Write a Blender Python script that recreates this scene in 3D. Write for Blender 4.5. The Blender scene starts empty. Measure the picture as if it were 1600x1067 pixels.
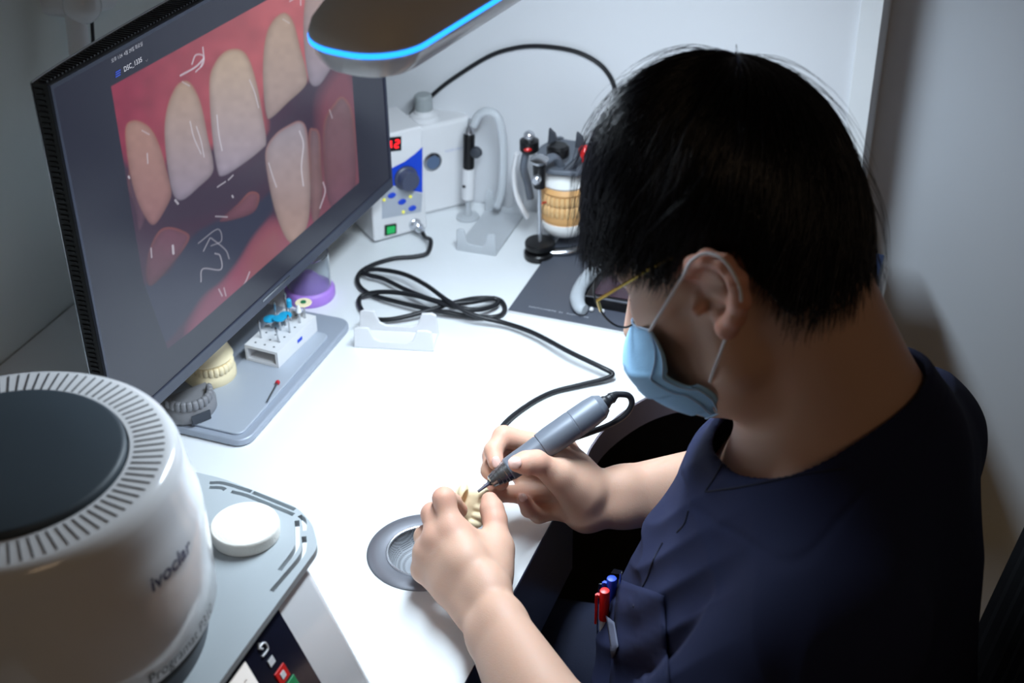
import bpy, bmesh, math, random
import numpy as np
from mathutils import Vector, Matrix, noise as mnoise
random.seed(7); np.random.seed(7)
PI = math.pi
scene = bpy.context.scene
COL = scene.collection

# ------------------------------------------------------------------ camera
# world axes: X = out of the bench towards the technician, Y = along the bench away from the camera, Z = up
CAM = np.array([0.0, 0.0, 1.673])
TH, ROLL, AZ, FPX = math.radians(33), math.radians(-0.85), math.radians(21), 2222.0
_f = np.array([-math.sin(AZ)*math.cos(TH), math.cos(AZ)*math.cos(TH), -math.sin(TH)])
_r = np.array([math.cos(AZ), math.sin(AZ), 0.0]); _u = np.cross(_r, _f)
R2 = math.cos(ROLL)*_r + math.sin(ROLL)*_u
U2 = -math.sin(ROLL)*_r + math.cos(ROLL)*_u
cd = bpy.data.cameras.new('camera'); cam = bpy.data.objects.new('camera', cd); COL.objects.link(cam)
cam.matrix_world = Matrix(((R2[0], U2[0], -_f[0], CAM[0]), (R2[1], U2[1], -_f[1], CAM[1]), (R2[2], U2[2], -_f[2], CAM[2]), (0, 0, 0, 1)))
cd.sensor_width = 36; cd.lens = FPX/1600*36; cd.clip_start = 0.05
cd.dof.use_dof = True; cd.dof.focus_distance = 1.345; cd.dof.aperture_fstop = 6.0
scene.camera = cam
scene.view_settings.view_transform = 'Standard'; scene.view_settings.look = 'None'
scene.view_settings.gamma = 1; scene.view_settings.use_curve_mapping = False
scene.view_settings.exposure = 0.0

# ------------------------------------------------------------------ world and lights
w = bpy.data.worlds.new('world'); scene.world = w; w.use_nodes = True
w.node_tree.nodes['Background'].inputs[0].default_value = (0.75, 0.70, 0.62, 1)
w.node_tree.nodes['Background'].inputs[1].default_value = 0.022
def area_light(name, loc, size, sy, power, color, direction=(0, 0, -1), spread=PI):
    l = bpy.data.lights.new(name, 'AREA'); l.shape = 'RECTANGLE'; l.size = size; l.size_y = sy
    l.energy = power; l.color = color; l.spread = spread
    o = bpy.data.objects.new(name, l); COL.objects.link(o); o.location = loc
    o.rotation_euler = Vector(direction).to_track_quat('-Z', 'Y').to_euler()
    return o
LAMP_C = np.array([-0.405, 1.09, 1.278]); LAMP_HALF = 0.30   # centre of the bench lamp's diffuser
area_light('bench_lamp_light', tuple(LAMP_C), 0.07, 0.44, 6.3, (0.76, 0.89, 1.0), (0.0, 0, -1))
# the dim warm ceiling lamp of the room, behind the camera
area_light('room_ceiling_light', (0.9, -0.5, 2.45), 0.6, 0.6, 2.8, (1.0, 0.70, 0.44), (-0.25, 0.35, -1))

# ------------------------------------------------------------------ picture <-> place helpers
def ray(px, py): return _f + (px-800)/FPX*R2 - (py-533.5)/FPX*U2
def Wz(px, py, z): d = ray(px, py); return CAM + (z-CAM[2])/d[2]*d
def Wx(px, py, x): d = ray(px, py); return CAM + (x-CAM[0])/d[0]*d
def Wy(px, py, y): d = ray(px, py); return CAM + (y-CAM[1])/d[1]*d
def Wd(px, py, t): return CAM + t*ray(px, py)
def proj(p):
    q = np.asarray(p, float)-CAM; d = q@_f
    return 800+FPX*(q@R2)/d, 533.5-FPX*(q@U2)/d
DZ = 0.75

# ------------------------------------------------------------------ materials
def lin(c):
    c = [x/255 for x in c[:3]]
    return tuple(x/12.92 if x <= .04045 else ((x+.055)/1.055)**2.4 for x in c)+(1,)
def mat(name, rgb, rough=.5, metal=0, spec=.5, var=.0, vscale=30, bump=0, bscale=200, sss=0, coat=0, trans=0, ior=1.45, emit=0, emit_rgb=None, alpha=1, sheen=0, aniso=0):
    m = bpy.data.materials.new(name); m.use_nodes = True; nt = m.node_tree; b = nt.nodes['Principled BSDF']
    b.inputs['Base Color'].default_value = lin(rgb); b.inputs['Roughness'].default_value = rough
    b.inputs['Metallic'].default_value = metal; b.inputs['Specular IOR Level'].default_value = spec
    b.inputs['IOR'].default_value = ior
    if coat: b.inputs['Coat Weight'].default_value = coat; b.inputs['Coat Roughness'].default_value = .08
    if trans: b.inputs['Transmission Weight'].default_value = trans
    if sheen: b.inputs['Sheen Weight'].default_value = sheen; b.inputs['Sheen Roughness'].default_value = .5
    if alpha < 1: b.inputs['Alpha'].default_value = alpha
    if sss:
        b.inputs['Subsurface Weight'].default_value = sss; b.inputs['Subsurface Radius'].default_value = (1, .35, .2); b.inputs['Subsurface Scale'].default_value = .006
    if emit:
        b.inputs['Emission Color'].default_value = lin(emit_rgb or rgb); b.inputs['Emission Strength'].default_value = emit
    tc = nt.nodes.new('ShaderNodeTexCoord')
    n = nt.nodes.new('ShaderNodeTexNoise'); n.inputs['Scale'].default_value = vscale; n.inputs['Detail'].default_value = 4
    nt.links.new(tc.outputs['Object'], n.inputs['Vector'])
    mx = nt.nodes.new('ShaderNodeMix'); mx.data_type = 'RGBA'
    c = lin(rgb); v = max(var, .02)
    mx.inputs['A'].default_value = tuple(max(0, x*(1-v)) for x in c[:3])+(1,)
    mx.inputs['B'].default_value = tuple(min(1, x*(1+v)) for x in c[:3])+(1,)
    nt.links.new(n.outputs['Fac'], mx.inputs['Factor']); nt.links.new(mx.outputs['Result'], b.inputs['Base Color'])
    if bump:
        n2 = nt.nodes.new('ShaderNodeTexNoise'); n2.inputs['Scale'].default_value = bscale; n2.inputs['Detail'].default_value = 3
        nt.links.new(tc.outputs['Object'], n2.inputs['Vector'])
        bp = nt.nodes.new('ShaderNodeBump'); bp.inputs['Strength'].default_value = bump; bp.inputs['Distance'].default_value = .001
        nt.links.new(n2.outputs['Fac'], bp.inputs['Height']); nt.links.new(bp.outputs['Normal'], b.inputs['Normal'])
    return m
def attr_mat(name, attr='Col', rough=.5, emit=False, sss=0, coat=0, spec=.5, bump=0, bscale=300):
    m = mat(name, (128, 128, 128), rough, sss=sss, coat=coat, spec=spec, bump=bump, bscale=bscale); nt = m.node_tree; b = nt.nodes['Principled BSDF']
    a = nt.nodes.new('ShaderNodeAttribute'); a.attribute_name = attr
    if emit:
        for l in list(b.inputs['Base Color'].links): nt.links.remove(l)
        b.inputs['Base Color'].default_value = (.004, .004, .005, 1)
        nt.links.new(a.outputs['Color'], b.inputs['Emission Color']); b.inputs['Emission Strength'].default_value = 1
    else: nt.links.new(a.outputs['Color'], b.inputs['Base Color'])
    return m

M = dict(
    wall=mat('painted_wall', (222, 224, 228), .8, var=.02, vscale=3, bump=.15, bscale=250),
    wall_far=mat('grey_painted_wall', (216, 222, 230), .8, var=.02, vscale=3),
    wall_left=mat('grey_side_wall', (222, 228, 226), .8, var=.03, vscale=4),
    floor=mat('warm_floor', (196, 150, 76), .45, var=.12, vscale=9),
    white=mat('white_laminate', (235, 238, 240), .28, var=.01),
    edge=mat('mauve_edge_band', (118, 108, 118), .35),
    navy=mat('navy_panel', (44, 48, 70), .3),
    black=mat('black_plastic', (16, 16, 18), .35),
    matte_black=mat('matte_black', (12, 12, 13), .7),
    dark=mat('dark_cabinet', (46, 46, 48), .5),
    grey=mat('grey_plastic', (120, 128, 138), .4),
    darkgrey=mat('dark_grey_plastic', (60, 64, 72), .45),
    lampgrey=mat('lamp_grey_metal', (232, 226, 220), .5),
    wplastic=mat('white_plastic', (226, 226, 228), .32),
    wgloss=mat('white_gloss_plastic', (232, 232, 234), .15, coat=.3),
    silver=mat('brushed_silver', (190, 192, 196), .25, metal=1),
    chrome=mat('chrome', (205, 208, 214), .22, metal=.75),
    steel=mat('steel', (150, 154, 160), .2, metal=1),
    alum=mat('grey_aluminium', (104, 110, 120), .42, metal=.15),
    rubber=mat('black_rubber', (26, 27, 31), .42),
    blue=mat('blue_print', (20, 70, 205), .4),
    red=mat('red_plastic', (215, 28, 26), .3),
    redr=mat('red_rubber', (190, 30, 45), .45),
    cream=mat('cream_plaster', (238, 222, 184), .75, var=.03, vscale=60, bump=.2),
    plaster=mat('white_plaster', (232, 232, 230), .85, var=.03, vscale=60, bump=.4),
    tan=mat('tan_resin', (222, 170, 110), .5, var=.06, vscale=80),
    toothtan=mat('tooth_tan', (226, 184, 128), .4, var=.05, vscale=120),
    greycast=mat('grey_resin', (128, 128, 132), .4, var=.05),
    purple=mat('purple_silicone', (176, 130, 222), .45),
    cyan=mat('cyan_rubber', (30, 160, 205), .5),
    clear=mat('clear_plastic', (235, 240, 245), .08, trans=.95, ior=1.2),
    haze=mat('frosted_plastic', (228, 232, 236), .35, trans=.45, ior=1.3),
    slate=mat('slate_tray', (166, 173, 177), .5, var=.03),
    topdark=mat('dark_teal_lid', (58, 68, 76), .5),
    seam=mat('dark_seam', (30, 32, 40), .5),
    inkblue=mat('grey_blue_ink', (62, 64, 100), .5),
    inkgrey=mat('grey_ink', (76, 72, 70), .5),
    book=mat('charcoal_cover', (82, 86, 96), .45, var=.03),
    gold=mat('gold_metal', (215, 180, 90), .25, metal=1),
    lens=mat('lens', (245, 245, 250), .02, trans=1, ior=1.05),
    puck=mat('fibre_puck', (243, 240, 232), .9, var=.02, vscale=80, bump=.4, bscale=500),
)

# ------------------------------------------------------------------ geometry builder
def frame(axis, hint=(0, 0, 1)):
    a = np.array(axis, float); a /= np.linalg.norm(a); h = np.array(hint, float)
    if abs(a@h) > .95*np.linalg.norm(h): h = np.array([1., 0, 0])
    x = np.cross(h, a); x /= np.linalg.norm(x); return x, np.cross(a, x), a
class G:
    def __init__(s): s.v = []; s.f = []; s.mi = []; s.cur = 0
    def add(s, v, f):
        n = len(s.v); s.v += [tuple(map(float, p)) for p in v]; s.f += [tuple(i+n for i in q) for q in f]; s.mi += [s.cur]*len(f); return s
    def box(s, c, size, rz=0, M3=None):
        sx, sy, sz = [k/2 for k in size]; vs = np.array([(x, y, z) for x in (-sx, sx) for y in (-sy, sy) for z in (-sz, sz)])
        if M3 is None: M3 = np.array([[math.cos(rz), -math.sin(rz), 0], [math.sin(rz), math.cos(rz), 0], [0, 0, 1]])
        vs = vs@np.array(M3).T+np.array(c)
        return s.add(vs, [(0, 1, 3, 2), (4, 6, 7, 5), (0, 4, 5, 1), (2, 3, 7, 6), (0, 2, 6, 4), (1, 5, 7, 3)])
    def lathe(s, p, axis, prof, n=48, cap0=True, cap1=True, hint=(0, 0, 1), sx=1, sy=1):
        x, y, a = frame(axis, hint); p = np.array(p, float); vs = []
        for r_, h in prof:
            for i in range(n):
                t = 2*PI*i/n; vs.append(p+a*h+(x*math.cos(t)*sx+y*math.sin(t)*sy)*r_)
        fs = [(j*n+i, j*n+(i+1) % n, (j+1)*n+(i+1) % n, (j+1)*n+i) for j in range(len(prof)-1) for i in range(n)]
        if cap0: fs.append(tuple(range(n))[::-1])
        if cap1: fs.append(tuple((len(prof)-1)*n+i for i in range(n)))
        return s.add(vs, fs)
    def cyl(s, p0, p1, r0, r1=None, n=24):
        p0 = np.array(p0, float); p1 = np.array(p1, float); L = np.linalg.norm(p1-p0)
        return s.lathe(p0, p1-p0, [(r0, 0), (r0 if r1 is None else r1, L)], n)
    def ball(s, c, r, n=20):
        m = n//2; return s.lathe(np.array(c)-np.array([0, 0, r]), (0, 0, 1), [(max(r*math.sin(PI*i/m), 1e-5), r-r*math.cos(PI*i/m)) for i in range(m+1)], n)
    def tube(s, pts, r, n=12, smooth=8, closed=False, flat=1.0, hint=(0, 0, 1)):
        P_ = spline(pts, smooth, closed) if smooth > 1 else np.array(pts, float)
        k = len(P_); rs = np.interp(np.linspace(0, 1, k), np.linspace(0, 1, len(r)), r) if hasattr(r, '__len__') else [r]*k
        T = np.gradient(P_, axis=0) if not closed else (np.roll(P_, -1, 0)-np.roll(P_, 1, 0)); T /= np.linalg.norm(T, axis=1)[:, None]+1e-12
        x, y, a = frame(T[0], hint); vs = []
        for i in range(k):
            x = x-(x@T[i])*T[i]; x /= np.linalg.norm(x)+1e-12; y = np.cross(T[i], x)
            for j in range(n):
                t = 2*PI*j/n; vs.append(P_[i]+(x*math.cos(t)+y*math.sin(t)*flat)*rs[i])
        fs = [(i*n+j, i*n+(j+1) % n, (i+1)*n+(j+1) % n, (i+1)*n+j) for i in range(k-1) for j in range(n)]
        if closed: fs += [((k-1)*n+j, (k-1)*n+(j+1) % n, (j+1) % n, j) for j in range(n)]
        else: fs += [tuple(range(n))[::-1], tuple((k-1)*n+j for j in range(n))]
        return s.add(vs, fs)
    def prism(s, poly, z0, z1, fn=None, M3=None, o=(0, 0, 0)):
        n = len(poly); vs = [(x, y, z0) for x, y in poly]+[(x, y, z1) for x, y in poly]
        if fn: vs = [fn(v) for v in vs]
        if M3 is not None: vs = np.array(vs)@np.array(M3).T+np.array(o)
        ar = sum(poly[i][0]*poly[(i+1) % n][1]-poly[(i+1) % n][0]*poly[i][1] for i in range(n))
        fs = [(i, (i+1) % n, n+(i+1) % n, n+i) for i in range(n)]+[tuple(range(n))[::-1], tuple(range(n, 2*n))]
        if ar < 0: fs = [q[::-1] for q in fs]
        return s.add(vs, fs)
    def ring_prism(s, outer, inner, z0, z1, M3=None, o=(0, 0, 0)):
        n = len(outer); assert len(inner) == n
        vs = [(x, y, z) for z in (z0, z1) for L in (outer, inner) for x, y in L]
        if M3 is not None: vs = np.array(vs)@np.array(M3).T+np.array(o)
        fs = []
        for i in range(n):
            j = (i+1) % n
            fs += [(i, n+i, n+j, j), (2*n+i, 2*n+j, 3*n+j, 3*n+i), (i, j, 2*n+j, 2*n+i), (n+i, 3*n+i, 3*n+j, n+j)]
        return s.add(vs, fs)
    def quad(s, a, b, c, d): return s.add([a, b, c, d], [(0, 1, 2, 3)])
    def obj(s, name, m, parent=None, bevel=0, seg=2, ang=35, base=None, solid=0):
        me = bpy.data.meshes.new(name); o = bpy.data.objects.new(name, me); COL.objects.link(o)
        off = np.zeros(3)
        if parent is not None:
            q = parent
            while q is not None: off += np.array(q.location); q = q.parent
            o.parent = parent
        elif base is not None: off = np.array(base, float); o.location = base
        me.from_pydata([tuple(np.array(p)-off) for p in s.v], [], s.f); me.update()
        for mm in (m if isinstance(m, (list, tuple)) else [m]): me.materials.append(mm)
        if isinstance(m, (list, tuple)): me.polygons.foreach_set('material_index', s.mi)
        bm = bmesh.new(); bm.from_mesh(me); bmesh.ops.remove_doubles(bm, verts=bm.verts, dist=1e-7)
        bmesh.ops.recalc_face_normals(bm, faces=bm.faces); bm.to_mesh(me); bm.free()
        me.shade_smooth(); me.set_sharp_from_angle(angle=math.radians(ang))
        if bevel:
            b = o.modifiers.new('bevel', 'BEVEL'); b.width = bevel; b.segments = seg; b.limit_method = 'ANGLE'; b.angle_limit = math.radians(40); b.harden_normals = True
        return o
def spline(pts, k=8, closed=False):
    p = np.array(pts, float); n = len(p)
    if n < 3: return np.array([p[0]+(p[-1]-p[0])*t for t in np.linspace(0, 1, k+1)])
    out = []
    rng = range(n) if closed else range(n-1)
    for i in rng:
        if closed: a, b, c, d = p[(i-1) % n], p[i], p[(i+1) % n], p[(i+2) % n]
        else: a = p[i-1] if i else 2*p[0]-p[1]; b, c = p[i], p[i+1]; d = p[i+2] if i+2 < n else 2*p[-1]-p[-2]
        for j in range(k):
            t = j/k; out.append(.5*((2*b)+(-a+c)*t+(2*a-5*b+4*c-d)*t*t+(-a+3*b-3*c+d)*t**3))
    if not closed: out.append(p[-1])
    return np.array(out)
def rrect(w, h, r, n=6, cx=0, cy=0):
    o = []
    for sx, sy, a0 in ((1, 1, 0), (-1, 1, 90), (-1, -1, 180), (1, -1, 270)):
        for i in range(n+1):
            a = math.radians(a0+90*i/n); o.append((cx+sx*(w/2-r)+r*math.cos(a), cy+sy*(h/2-r)+r*math.sin(a)))
    return o
def tag(o, label=None, cat=None, group=None, kind=None):
    if label: o['label'] = label
    if cat: o['category'] = cat
    if group: o['group'] = group
    if kind: o['kind'] = kind
    return o
def thing(name, label, cat, loc, group=None):
    o = bpy.data.objects.new(name, None); COL.objects.link(o); o.location = tuple(map(float, loc)); o.empty_display_size = .02
    return tag(o, label, cat, group)
def text_geo(body, size, font=None, bold=0, extr=0.0):
    c = bpy.data.curves.new('text', 'FONT'); c.body = body; c.size = size; c.offset = bold; c.extrude = extr; c.resolution_u = 3
    o = bpy.data.objects.new('text', c); COL.objects.link(o)
    bpy.context.view_layer.update()
    me = bpy.data.meshes.new_from_object(o.evaluated_get(bpy.context.evaluated_depsgraph_get()))
    bm = bmesh.new(); bm.from_mesh(me); bmesh.ops.triangulate(bm, faces=bm.faces); bm.to_mesh(me); bm.free()
    v = [tuple(p.co) for p in me.vertices]; f = [tuple(p.vertices) for p in me.polygons]
    bpy.data.objects.remove(o); bpy.data.curves.remove(c); bpy.data.meshes.remove(me)
    return np.array(v), f
def put_text(body, size, origin, xdir, ydir, bold=0, lift=0.0004, center=False, g=None):
    v, f = text_geo(body, size, bold=bold); x = np.array(xdir, float); y = np.array(ydir, float); x /= np.linalg.norm(x); y /= np.linalg.norm(y)
    n = np.cross(x, y); g = g or G()
    cx = (v[:, 0].min()+v[:, 0].max())/2 if center else 0
    g.add([np.array(origin)+x*(p[0]-cx)+y*p[1]+n*lift for p in v], f); return g

def boolean_cut(o, cutter):
    md = o.modifiers.new('cut', 'BOOLEAN'); md.operation = 'DIFFERENCE'; md.object = cutter; md.solver = 'EXACT'
    bpy.context.view_layer.update()
    me = bpy.data.meshes.new_from_object(o.evaluated_get(bpy.context.evaluated_depsgraph_get()))
    o.modifiers.remove(md); o.data = me
    me.shade_smooth(); me.set_sharp_from_angle(angle=math.radians(35))
    bpy.data.objects.remove(cutter)

# ================================================================== the room
WB, WF, WEND, WL = 1.65, 1.74, -0.163, -1.06
def struct(o): o['kind'] = 'structure'; return o
struct(G().box((0.6, 0.9, -.02), (4.4, 3.4, .04)).obj('floor', M['floor']))
struct(G().box(((WL-.15+WEND)/2, (WB+WF)/2, 1.3), (WEND-WL+.15, WF-WB, 2.6)).obj('wall_back', M['wall'], bevel=.002))
struct(G().box((1.0, WF+.06, 1.3), (2.4, .12, 2.6)).obj('wall_far', M['wall_far']))
struct(G().box((WL-.06, .45, 1.3), (.12, 2.4, 2.6)).obj('wall_left', M['wall_left']))
struct(G().box((WEND-.013, WB-.003, 1.7), (.026, .006, 1.9)).obj('trim_1', M['white'], bevel=.001))
# wall cupboard above the monitor, only its lower corner shows
cup = thing('wall_cupboard', 'pale grey wall cupboard above the monitor, seen at the top left corner', 'cupboard', (WL+.14, .75, 1.62))
G().box((WL+.141, .62, 1.80), (.28, .62, .36)).obj('body', M['wplastic'], cup, bevel=.003)
G().box((WL+.29, .62, 1.80), (.018, .60, .35)).obj('door', M['wplastic'], cup, bevel=.002)

# ================================================================== bench
curve = [(-.357, 1.14), (-.358, 1.165), (-.352, 1.21), (-.332, 1.262), (-.305, 1.298), (-.265, 1.325), (-.215, 1.345), (-.16, 1.357), (-.113, 1.36)]
crv = [tuple(p[:2]) for p in spline([(a, b, 0) for a, b in curve], 4)]
bench = thing('workbench', 'white laminate lab bench with a curved cut-out and a dark navy front panel', 'workbench', (-.7, .9, 0))
poly = [(WL+.004, .12), (-.357, .12)]+crv+[(-.113, WB-.004), (WL+.004, WB-.004)]
top = G().prism(poly, DZ-.03, DZ).obj('worktop', M['white'], bench)
SC = (-.458, .947)
cut = G().lathe((SC[0], SC[1], DZ-.1), (0, 0, 1), [(.0385, 0), (.0385, .2)], 48).obj('cut', M['white'])
cut.location = np.array(bench.location)*0
bpy.context.view_layer.update(); boolean_cut(top, cut)
def band(pts, z0, z1, th, name, m):
    P_ = np.array(pts, float); T = np.gradient(P_, axis=0); T /= np.linalg.norm(T, axis=1)[:, None]; N = np.stack([T[:, 1], -T[:, 0]], 1)
    out = [tuple(p) for p in P_+N*th]; inn = [tuple(p) for p in P_+N*.0002]
    return G().prism(out+inn[::-1], z0, z1).obj(name, m, bench)
band(crv, DZ-.036, DZ-.0012, .0015, 'edge_band', M['edge'])
G().box((-.362, .61, DZ-.0605), (.012, .98, .119)).obj('front_panel', M['navy'], bench, bevel=.001)
G().box((-.66, .16, .36), (.58, .03, .70)).obj('side_panel', M['dark'], bench)
G().box((-.60, 1.60, .36), (.86, .03, .70)).obj('side_panel', M['dark'], bench)
G().box((-1.03, .88, .36), (.02, 1.40, .70)).obj('back_panel', M['dark'], bench)
ped = thing('drawer_pedestal', 'dark grey drawer pedestal standing under the far wing of the bench', 'cabinet', (-.5, 1.46, 0))
G().box((-.60, 1.47, .35), (.80, .20, .66)).obj('body', M['dark'], ped, bevel=.003)
for k in range(3): 
    d = G().box((-.192, 1.47, .15+k*.22), (.016, .192, .205)).obj('drawer', M['dark'], ped, bevel=.002)
    G().tube([(-.182, 1.42, .20+k*.22), (-.172, 1.43, .20+k*.22), (-.172, 1.51, .20+k*.22), (-.182, 1.52, .20+k*.22)], .004, smooth=3).obj('handle', M['silver'], d)

# dust strainer let into the bench
st = thing('sink_strainer', 'round stainless steel strainer let into the white bench beside the left hand', 'strainer', (SC[0], SC[1], DZ))
c3 = np.array([SC[0], SC[1], DZ])
G().lathe(c3, (0, 0, 1), [(.0360, -.004), (.0555, .0002), (.0558, .0012), (.0545, .0022), (.047, .0030), (.0400, .0016), (.0375, .0012), (.0362, .0010)], 96, False, False).obj('flange', mat('flange_steel', (150, 152, 160), .34, metal=.7), st)
G().tube([c3+np.array([.0362*math.cos(t), .0362*math.sin(t), .0014]) for t in np.linspace(0, 2*PI, 64, endpoint=False)], .0014, n=8, smooth=1, closed=True).obj('rim', M['chrome'], st)
mesh_m = bpy.data.materials.new('woven_steel'); mesh_m.use_nodes = True; nt = mesh_m.node_tree; b = nt.nodes['Principled BSDF']
tc = nt.nodes.new('ShaderNodeTexCoord'); vo = nt.nodes.new('ShaderNodeTexVoronoi'); vo.inputs['Scale'].default_value = 700; vo.inputs['Randomness'].default_value = 0.0
rp = nt.nodes.new('ShaderNodeValToRGB'); rp.color_ramp.elements[0].position = .30; rp.color_ramp.elements[0].color = lin((38, 40, 46)); rp.color_ramp.elements[1].position = .42; rp.color_ramp.elements[1].color = lin((140, 144, 150))
mp = nt.nodes.new('ShaderNodeMapping'); mp.inputs['Rotation'].default_value = (0, 0, .5)
nt.links.new(tc.outputs['Object'], mp.inputs['Vector']); nt.links.new(mp.outputs['Vector'], vo.inputs['Vector']); nt.links.new(vo.outputs['Distance'], rp.inputs['Fac']); nt.links.new(rp.outputs['Color'], b.inputs['Base Color'])
b.inputs['Metallic'].default_value = .1; b.inputs['Roughness'].default_value = .55
G().lathe(c3, (0, 0, 1), [(.0360, .0005), (.0352, -.004), (.033, -.010), (.028, -.015), (.018, -.018), (.0001, -.019)], 96, False, False).obj('basket', mesh_m, st)

# ================================================================== monitor
mq = [-0.723, 1.16, 1.045, .015, .014, -.026]; MW, MH = .59, .35
dw = np.array([math.sin(mq[3]), math.cos(mq[3]), 0]); mn = np.array([math.cos(mq[3]), -math.sin(mq[3]), 0]); mup = np.array([0, 0, 1])*math.cos(mq[4])-mn*math.sin(mq[4])
dw, mup = dw*math.cos(mq[5])+mup*math.sin(mq[5]), mup*math.cos(mq[5])-dw*math.sin(mq[5])
mn = np.cross(dw, mup); mc = np.array(mq[:3])
def MP(a, b_, c_): return mc+dw*a+mup*b_+mn*c_        # a across, b up, c out of the screen
mon = thing('computer_monitor', 'large black desktop monitor showing a close-up dental photograph', 'monitor', (-.76, 1.16, DZ))
MM = np.stack([dw, mup, mn], 1)
# housing: front frame + tapered bulged back
g = G(); nx, nz = 24, 16
def back(a, b_):
    ea = 1-abs(a/(MW/2))**2.2; eb = 1-abs(b_/(MH/2))**4
    return -.017-.040*max(0, ea)**.8*(.35+.65*max(0, eb)**.6)
vs = []; 
for i in range(nx+1):
    for j in range(nz+1):
        a = -MW/2+MW*i/nx; b_ = -MH/2+MH*j/nz; vs.append(MP(a, b_, back(a, b_)))
fs = [(i*(nz+1)+j, (i+1)*(nz+1)+j, (i+1)*(nz+1)+j+1, i*(nz+1)+j+1) for i in range(nx) for j in range(nz)]
ring = [(i, 0) for i in range(nx+1)]+[(nx, j) for j in range(1, nz+1)]+[(i, nz) for i in range(nx-1, -1, -1)]+[(0, j) for j in range(nz-1, 0, -1)]
n0 = len(vs); rv = [MP(-MW/2+MW*i/nx, -MH/2+MH*j/nz, -.001) for i, j in ring]; vs += rv; L = len(ring)
for k in range(L):
    a = ring[k]; b2 = ring[(k+1) % L]
    fs.append((a[0]*(nz+1)+a[1], b2[0]*(nz+1)+b2[1], n0+(k+1) % L, n0+k))
fs.append(tuple(n0+k for k in range(L)))
g.add(vs, fs); g.obj('housing', M['black'], mon, ang=30)
# ridged vent strip along top and left side
g = G()
for k in range(118):
    a = -MW/2+.006+k*.00492; d = -back(a, MH/2)
    g.box(MP(a, MH/2+.0006, -.004-(d-.008)/2), (.0022, .0016, d-.010), M3=MM)
for k in range(70):
    b_ = -MH/2+.006+k*.00492
    g.box(MP(-MW/2-.0006, b_, -.0095), (.0010, .0016, .008), M3=MM)
g.obj('vent_ridges', mat('ridge_black', (22, 22, 26), .5), mon)
# thin pale rear trim line
g = G(); g.tube([MP(-MW/2+MW*t, MH/2+.0004, back(-MW/2+MW*t, MH/2)+.0008) for t in np.linspace(0.0, 1, 30)], .0011, n=6, smooth=1)
g.tube([MP(-MW/2-.0004, MH/2-MH*t, -.0165) for t in np.linspace(0, 1, 8)], .0008, n=6, smooth=1)
g.obj('rear_trim', M['silver'], mon)
# front bezel
g = G()
def mrect(x0, x1, y0, y1): return [(x0, y0), (x1, y0), (x1, y1), (x0, y1)]
BT, BB, BS = .0035, .013, .0035
g.ring_prism(mrect(-MW/2, MW/2, -MH/2, MH/2), mrect(-MW/2+BS, MW/2-BS, -MH/2+BB, MH/2-BT), -.001, .0022, M3=MM, o=mc)
g.obj('bezel', mat('bezel_grey', (48, 52, 66), .35), mon, bevel=.0006)
g = G().box(MP(.0, -MH/2+.0085, .0024), (.06, .0022, .0006), M3=MM).obj('maker_strip', M['steel'], mon)

# --- what the screen shows (display content, emitted)
sx0, sx1, sz0, sz1 = -MW/2+BS, MW/2-BS, -MH/2+BB, MH/2-BT
NX, NZ = 620, 370
gx, gz = np.meshgrid(np.linspace(sx0, sx1, NX+1), np.linspace(sz0, sz1, NZ+1), indexing='ij')
V = mc+gx[..., None]*dw+gz[..., None]*mup+mn*.0006
q = V-CAM; dd = q@_f; PX = 800+FPX*(q@R2)/dd; PY = 533.5-FPX*(q@U2)/dd   # picture authored in these coordinates
def srgb(c): return np.array(lin(c)[:3])
def poly_sd(px, py, pts, smooth=True):
    P_ = spline([(a, b_, 0) for a, b_ in pts], 6, True)[:, :2] if smooth else np.array(pts, float)
    d = np.full(px.shape, 1e9); ins = np.zeros(px.shape, bool)
    for i in range(len(P_)):
        a = P_[i]; b_ = P_[(i+1) % len(P_)]; e = b_-a; wx = px-a[0]; wy = py-a[1]
        t = np.clip((wx*e[0]+wy*e[1])/(e@e+1e-12), 0, 1); d = np.minimum(d, (wx-e[0]*t)**2+(wy-e[1]*t)**2)
        c1 = (a[1] <= py) != (b_[1] <= py); xs = a[0]+(py-a[1])*e[0]/(e[1] if abs(e[1]) > 1e-9 else 1e-9); ins ^= c1 & (px < xs)
    return np.where(ins, -1, 1)*np.sqrt(d)
def blend(C_, mask, col): return C_*(1-mask[..., None])+np.asarray(col)*mask[..., None]
def soft(sd, w_): return np.clip(.5-sd/w_, 0, 1)
S = np.zeros(PX.shape+(3,))+srgb((33, 35, 50))
rs = np.random.RandomState(3)
def vnoise(px, py, sc, seed=0):
    r_ = np.random.RandomState(seed); T_ = r_.rand(64, 64); x = px/sc+100; y = py/sc+100; xi = np.floor(x).astype(int); yi = np.floor(y).astype(int); fx = x-xi; fy = y-yi
    fx = fx*fx*(3-2*fx); fy = fy*fy*(3-2*fy); g_ = lambda a, b_: T_[a % 64, b_ % 64]
    return (g_(xi, yi)*(1-fx)+g_(xi+1, yi)*fx)*(1-fy)+(g_(xi, yi+1)*(1-fx)+g_(xi+1, yi+1)*fx)*fy
pic = poly_sd(PX, PY, [(173.5, 135), (430, -7), (545, -70), (550, 117), (561, 285), (297, 518), (262, 545), (224, 440)], False)
P0 = np.zeros_like(S)+srgb((62, 40, 60))
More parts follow.
